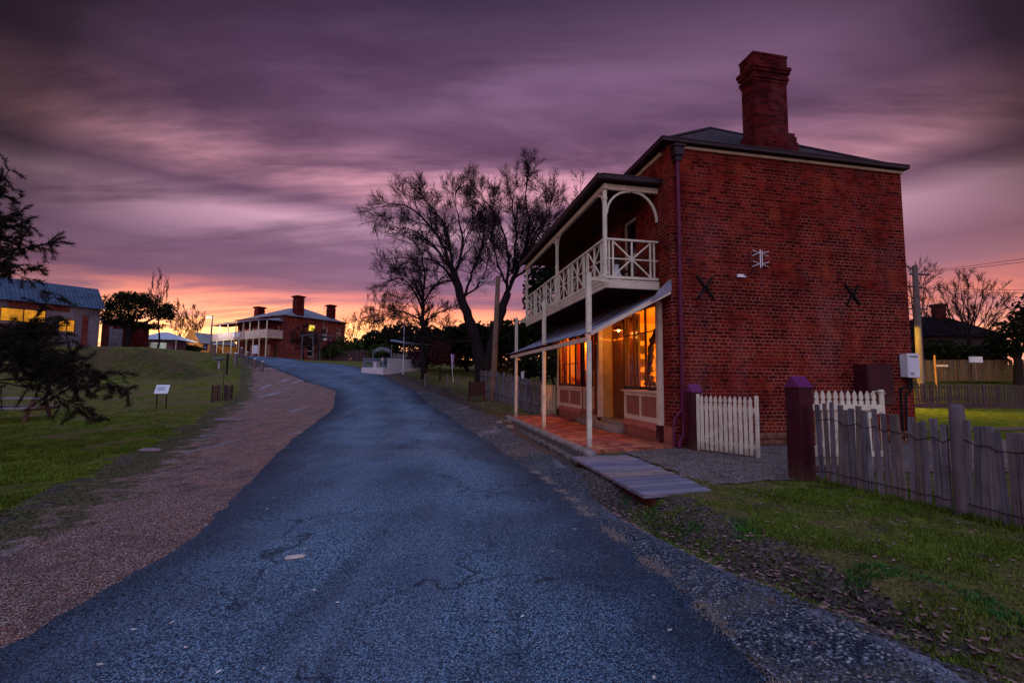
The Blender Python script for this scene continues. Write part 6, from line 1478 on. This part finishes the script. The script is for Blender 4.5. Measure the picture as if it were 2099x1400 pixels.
q = at(605, 1145, 1); r_ = ray(605, 1145); q = V((0, 0, CH)) + r_ * ((CH + .11) / -r_.z); mb = MB(); stone_block(mb, 0, 0, .0, .15, .07, .02, random.Random(5), .006); o = mb.build('flat_stone', m_plain('pale stone', (.62, .45, .38), .9)); o.location = (q.x, q.y, road_z(q.x, q.y) + .006); o.rotation_euler = (0, 0, .3); tag(o, 'flat pale pinkish stone lying on the asphalt left of centre', 'stone')
blades('grass', 900, lambda r: (lambda i, t_: (nearf[i][0] + (nearf[i+1][0] - nearf[i][0]) * t_ + r.gauss(-.03, .05), nearf[i][1] + (nearf[i+1][1] - nearf[i][1]) * t_))(r.randrange(5), r.random()), lambda x, y: tz(x, y), M['grassblade'], (.04, .11), .004, 12, 6, 'longer grass growing along the foot of the grey fence')
# dead grass tufts along the asphalt edge
blades('dry_grass', 420, lambda r: (lambda y: (xat(RR, y) + r.gauss(.04, .05), y) if noise.noise(V((y * 2.3, 3, 3))) > .0 else None)(r.uniform(2.2, 8.5)), lambda x, y: tz(x, y, False) + .005, m_leaf('dry grass', (.36, .27, .22), .5), (.012, .035), .003, 11, 12, 'dry grass tufts along the asphalt edge')

# ---------------------------------------------------------------- world
world = bpy.data.worlds.new('World'); scene.world = world; world.use_nodes = True
wt = world.node_tree; wn = wt.nodes; wn.clear()
class WT(NT):
    def __init__(s): s.t = wt; s.n = wn; s.tc = wn.new('ShaderNodeTexCoord')
w = WT(); g = w.tc.outputs['Generated']
SUN_AZ = radians(-24); SUN_EL = radians(1.5)
sep = w.nd('ShaderNodeSeparateXYZ'); w.l(g, sep.inputs[0]); X_, Y_, Z_ = sep.outputs
zc = w.math('MAXIMUM', Z_, 0.0)
# cloud plane projection
den = w.math('ADD', zc, 0.10)
cx = w.math('DIVIDE', X_, den); cy = w.math('DIVIDE', Y_, den)
cmb = w.nd('ShaderNodeCombineXYZ'); w.l(cx, cmb.inputs[0]); w.l(cy, cmb.inputs[1])
cl1 = w.noise(0.55, 7, vec=w.mapping((0.42, 1.15, 1), rot=(0, 0, radians(14)), vec=cmb.outputs[0]), rough=.55, dist=.35)
cl2 = w.noise(1.6, 7, vec=w.mapping((0.40, 1.4, 1), loc=(3, 1, 0), rot=(0, 0, radians(9)), vec=cmb.outputs[0]), rough=.6, dist=.5)
cl = w.math('ADD', w.math('MULTIPLY', cl1, .72), w.math('MULTIPLY', cl2, .28))
warp = w.math('MULTIPLY', w.math('SUBTRACT', cl1, 0.5), 0.10)
Zw = w.math('ADD', Z_, warp)
base = w.ramp(Zw, [(0.0, lin(250, 170, 130)), (0.09, lin(250, 160, 118)), (0.13, lin(236, 130, 104)), (0.165, lin(182, 106, 112)), (0.195, lin(132, 96, 122)), (0.235, lin(128, 94, 122)), (0.28, lin(176, 134, 158)), (0.305, lin(196, 150, 172)), (0.335, lin(130, 94, 120)), (0.375, lin(218, 154, 170)), (0.43, lin(168, 118, 144)), (0.47, lin(118, 85, 114)), (0.55, lin(118, 87, 118)), (0.66, lin(70, 52, 78)), (1.0, lin(60, 60, 96))])
dark = w.ramp(Zw, [(0.0, lin(220, 130, 116)), (0.07, lin(176, 112, 124)), (0.15, lin(122, 86, 112)), (0.3, lin(98, 68, 96)), (0.42, lin(88, 60, 86)), (0.55, lin(78, 54, 82)), (0.64, lin(58, 42, 66)), (0.7, lin(44, 33, 56)), (1.0, lin(44, 44, 74))])
sky = w.mix(dark, base, w.ramp(cl, [(0.42, (0, 0, 0)), (0.54, (1, 1, 1))], 'EASE'))
sd = V((sin(SUN_AZ), cos(SUN_AZ), 0.01)).normalized()
dt = w.nd('ShaderNodeVectorMath', operation='DOT_PRODUCT'); w.l(g, dt.inputs[0]); dt.inputs[1].default_value = sd
lo = w.math('SUBTRACT', 1.0, w.math('MULTIPLY', Z_, 5.6), clamp=True)
azf = w.math('POWER', w.math('MAXIMUM', dt.outputs['Value'], 0.0), 9.0)
gf = w.math('MULTIPLY', w.math('POWER', lo, 0.9), azf)
gcol = w.ramp(Z_, [(0.0, (1.2, .42, .05)), (0.07, (1.6, .72, .18)), (0.12, (1.5, .58, .20)), (0.17, (1.0, .28, .18)), (0.24, (.6, .16, .2))])
gmod = w.ramp(cl2, [(0.40, (.35,) * 3), (0.54, (1, 1, 1))])
sky = w.mix(sky, w.mix(sky, gcol, 1.0, 'ADD'), w.math('MULTIPLY', w.math('MULTIPLY', gf, gmod), 2.0))
axd = V((sin(radians(1)), cos(radians(10)), sin(radians(10)))).normalized()
dv_ = w.nd('ShaderNodeVectorMath', operation='DOT_PRODUCT'); w.l(g, dv_.inputs[0]); dv_.inputs[1].default_value = axd
fall = w.ramp(dv_.outputs['Value'], [(0.0, (.3,) * 3), (0.60, (.07,) * 3), (0.67, (.15,) * 3), (0.73, (.44,) * 3), (0.79, (.70,) * 3), (0.86, (.86,) * 3), (0.94, (1.05,) * 3)])
sky = w.mix(sky, fall, w.ramp(Z_, [(0.05, (0, 0, 0)), (0.32, (1, 1, 1))]), 'MULTIPLY')
sd2 = V((sin(radians(50)), cos(radians(50)), 0.12)).normalized(); dt2 = w.nd('ShaderNodeVectorMath', operation='DOT_PRODUCT'); w.l(g, dt2.inputs[0]); dt2.inputs[1].default_value = sd2
sky = w.mix(sky, w.mix(sky, (.36, .12, .07), 1.0, 'ADD'), w.math('MULTIPLY', w.math('POWER', w.math('MAXIMUM', dt2.outputs['Value'], 0.0), 20.0), w.math('POWER', w.math('SUBTRACT', 1.0, w.math('MULTIPLY', Z_, 2.6), clamp=True), 1.5)))
bcol = w.ramp(Z_, [(0.0, (.56, .34, .40)), (.25, (.56, .46, .62)), (1.0, (.40, .66, 1.2))])
backn = w.math('MULTIPLY', dv_.outputs['Value'], -1.0)
bf = w.ramp(backn, [(0.0, (0, 0, 0)), (0.5, (1, 1, 1))], 'EASE')
zen = w.ramp(Z_, [(0.72, (0, 0, 0)), (0.95, (1, 1, 1))], 'EASE')
sky = w.mix(sky, bcol, w.math('MAXIMUM', bf, zen))
st = w.nd('ShaderNodeTexSky', sky_type='NISHITA', sun_disc=False, sun_elevation=SUN_EL, sun_rotation=SUN_AZ)
bg1 = w.nd('ShaderNodeBackground'); w.l(sky, bg1.inputs[0]); bg1.inputs[1].default_value = 1.3
bg2 = w.nd('ShaderNodeBackground'); w.l(st.outputs[0], bg2.inputs[0]); bg2.inputs[1].default_value = 0.003
ad = w.nd('ShaderNodeAddShader'); w.l(bg1.outputs[0], ad.inputs[0]); w.l(bg2.outputs[0], ad.inputs[1])
wo = w.nd('ShaderNodeOutputWorld'); w.l(ad.outputs[0], wo.inputs[0])

# a faint low sun for the afterglow
sl = bpy.data.lights.new('sun', 'SUN'); sl.energy = 0.12; sl.angle = radians(12); sl.color = (1.0, .6, .5)
so = bpy.data.objects.new('sun', sl); COL.objects.link(so)
so.rotation_euler = V((sin(SUN_AZ), cos(SUN_AZ), tan(radians(4)))).to_track_quat('Z', 'Y').to_euler()

# ---------------------------------------------------------------- camera
cd = bpy.data.cameras.new('camera'); cam = bpy.data.objects.new('camera', cd); COL.objects.link(cam)
cd.sensor_width = 36; cd.lens = CF / 2099 * 36; cd.clip_end = 3000; cd.clip_start = .05
fw = V((0, cos(CPT), sin(CPT))); up = V((0, -sin(CPT), cos(CPT))); rt = V((1, 0, 0))
c, s = cos(CRL), sin(CRL)
r2 = rt * c - up * (-s) ; u2 = up * c - rt * s
cam.matrix_world = Matrix(((r2.x, u2.x, -fw.x, 0), (r2.y, u2.y, -fw.y, 0), (r2.z, u2.z, -fw.z, CH), (0, 0, 0, 1)))
scene.camera = cam
scene.view_settings.view_transform = 'Standard'; scene.view_settings.look = 'None'; scene.view_settings.exposure = 0
scene.cycles.use_denoising = True
scene.cycles.max_bounces = 6; scene.cycles.transparent_max_bounces = 12
scene.cycles.sample_clamp_indirect = 4
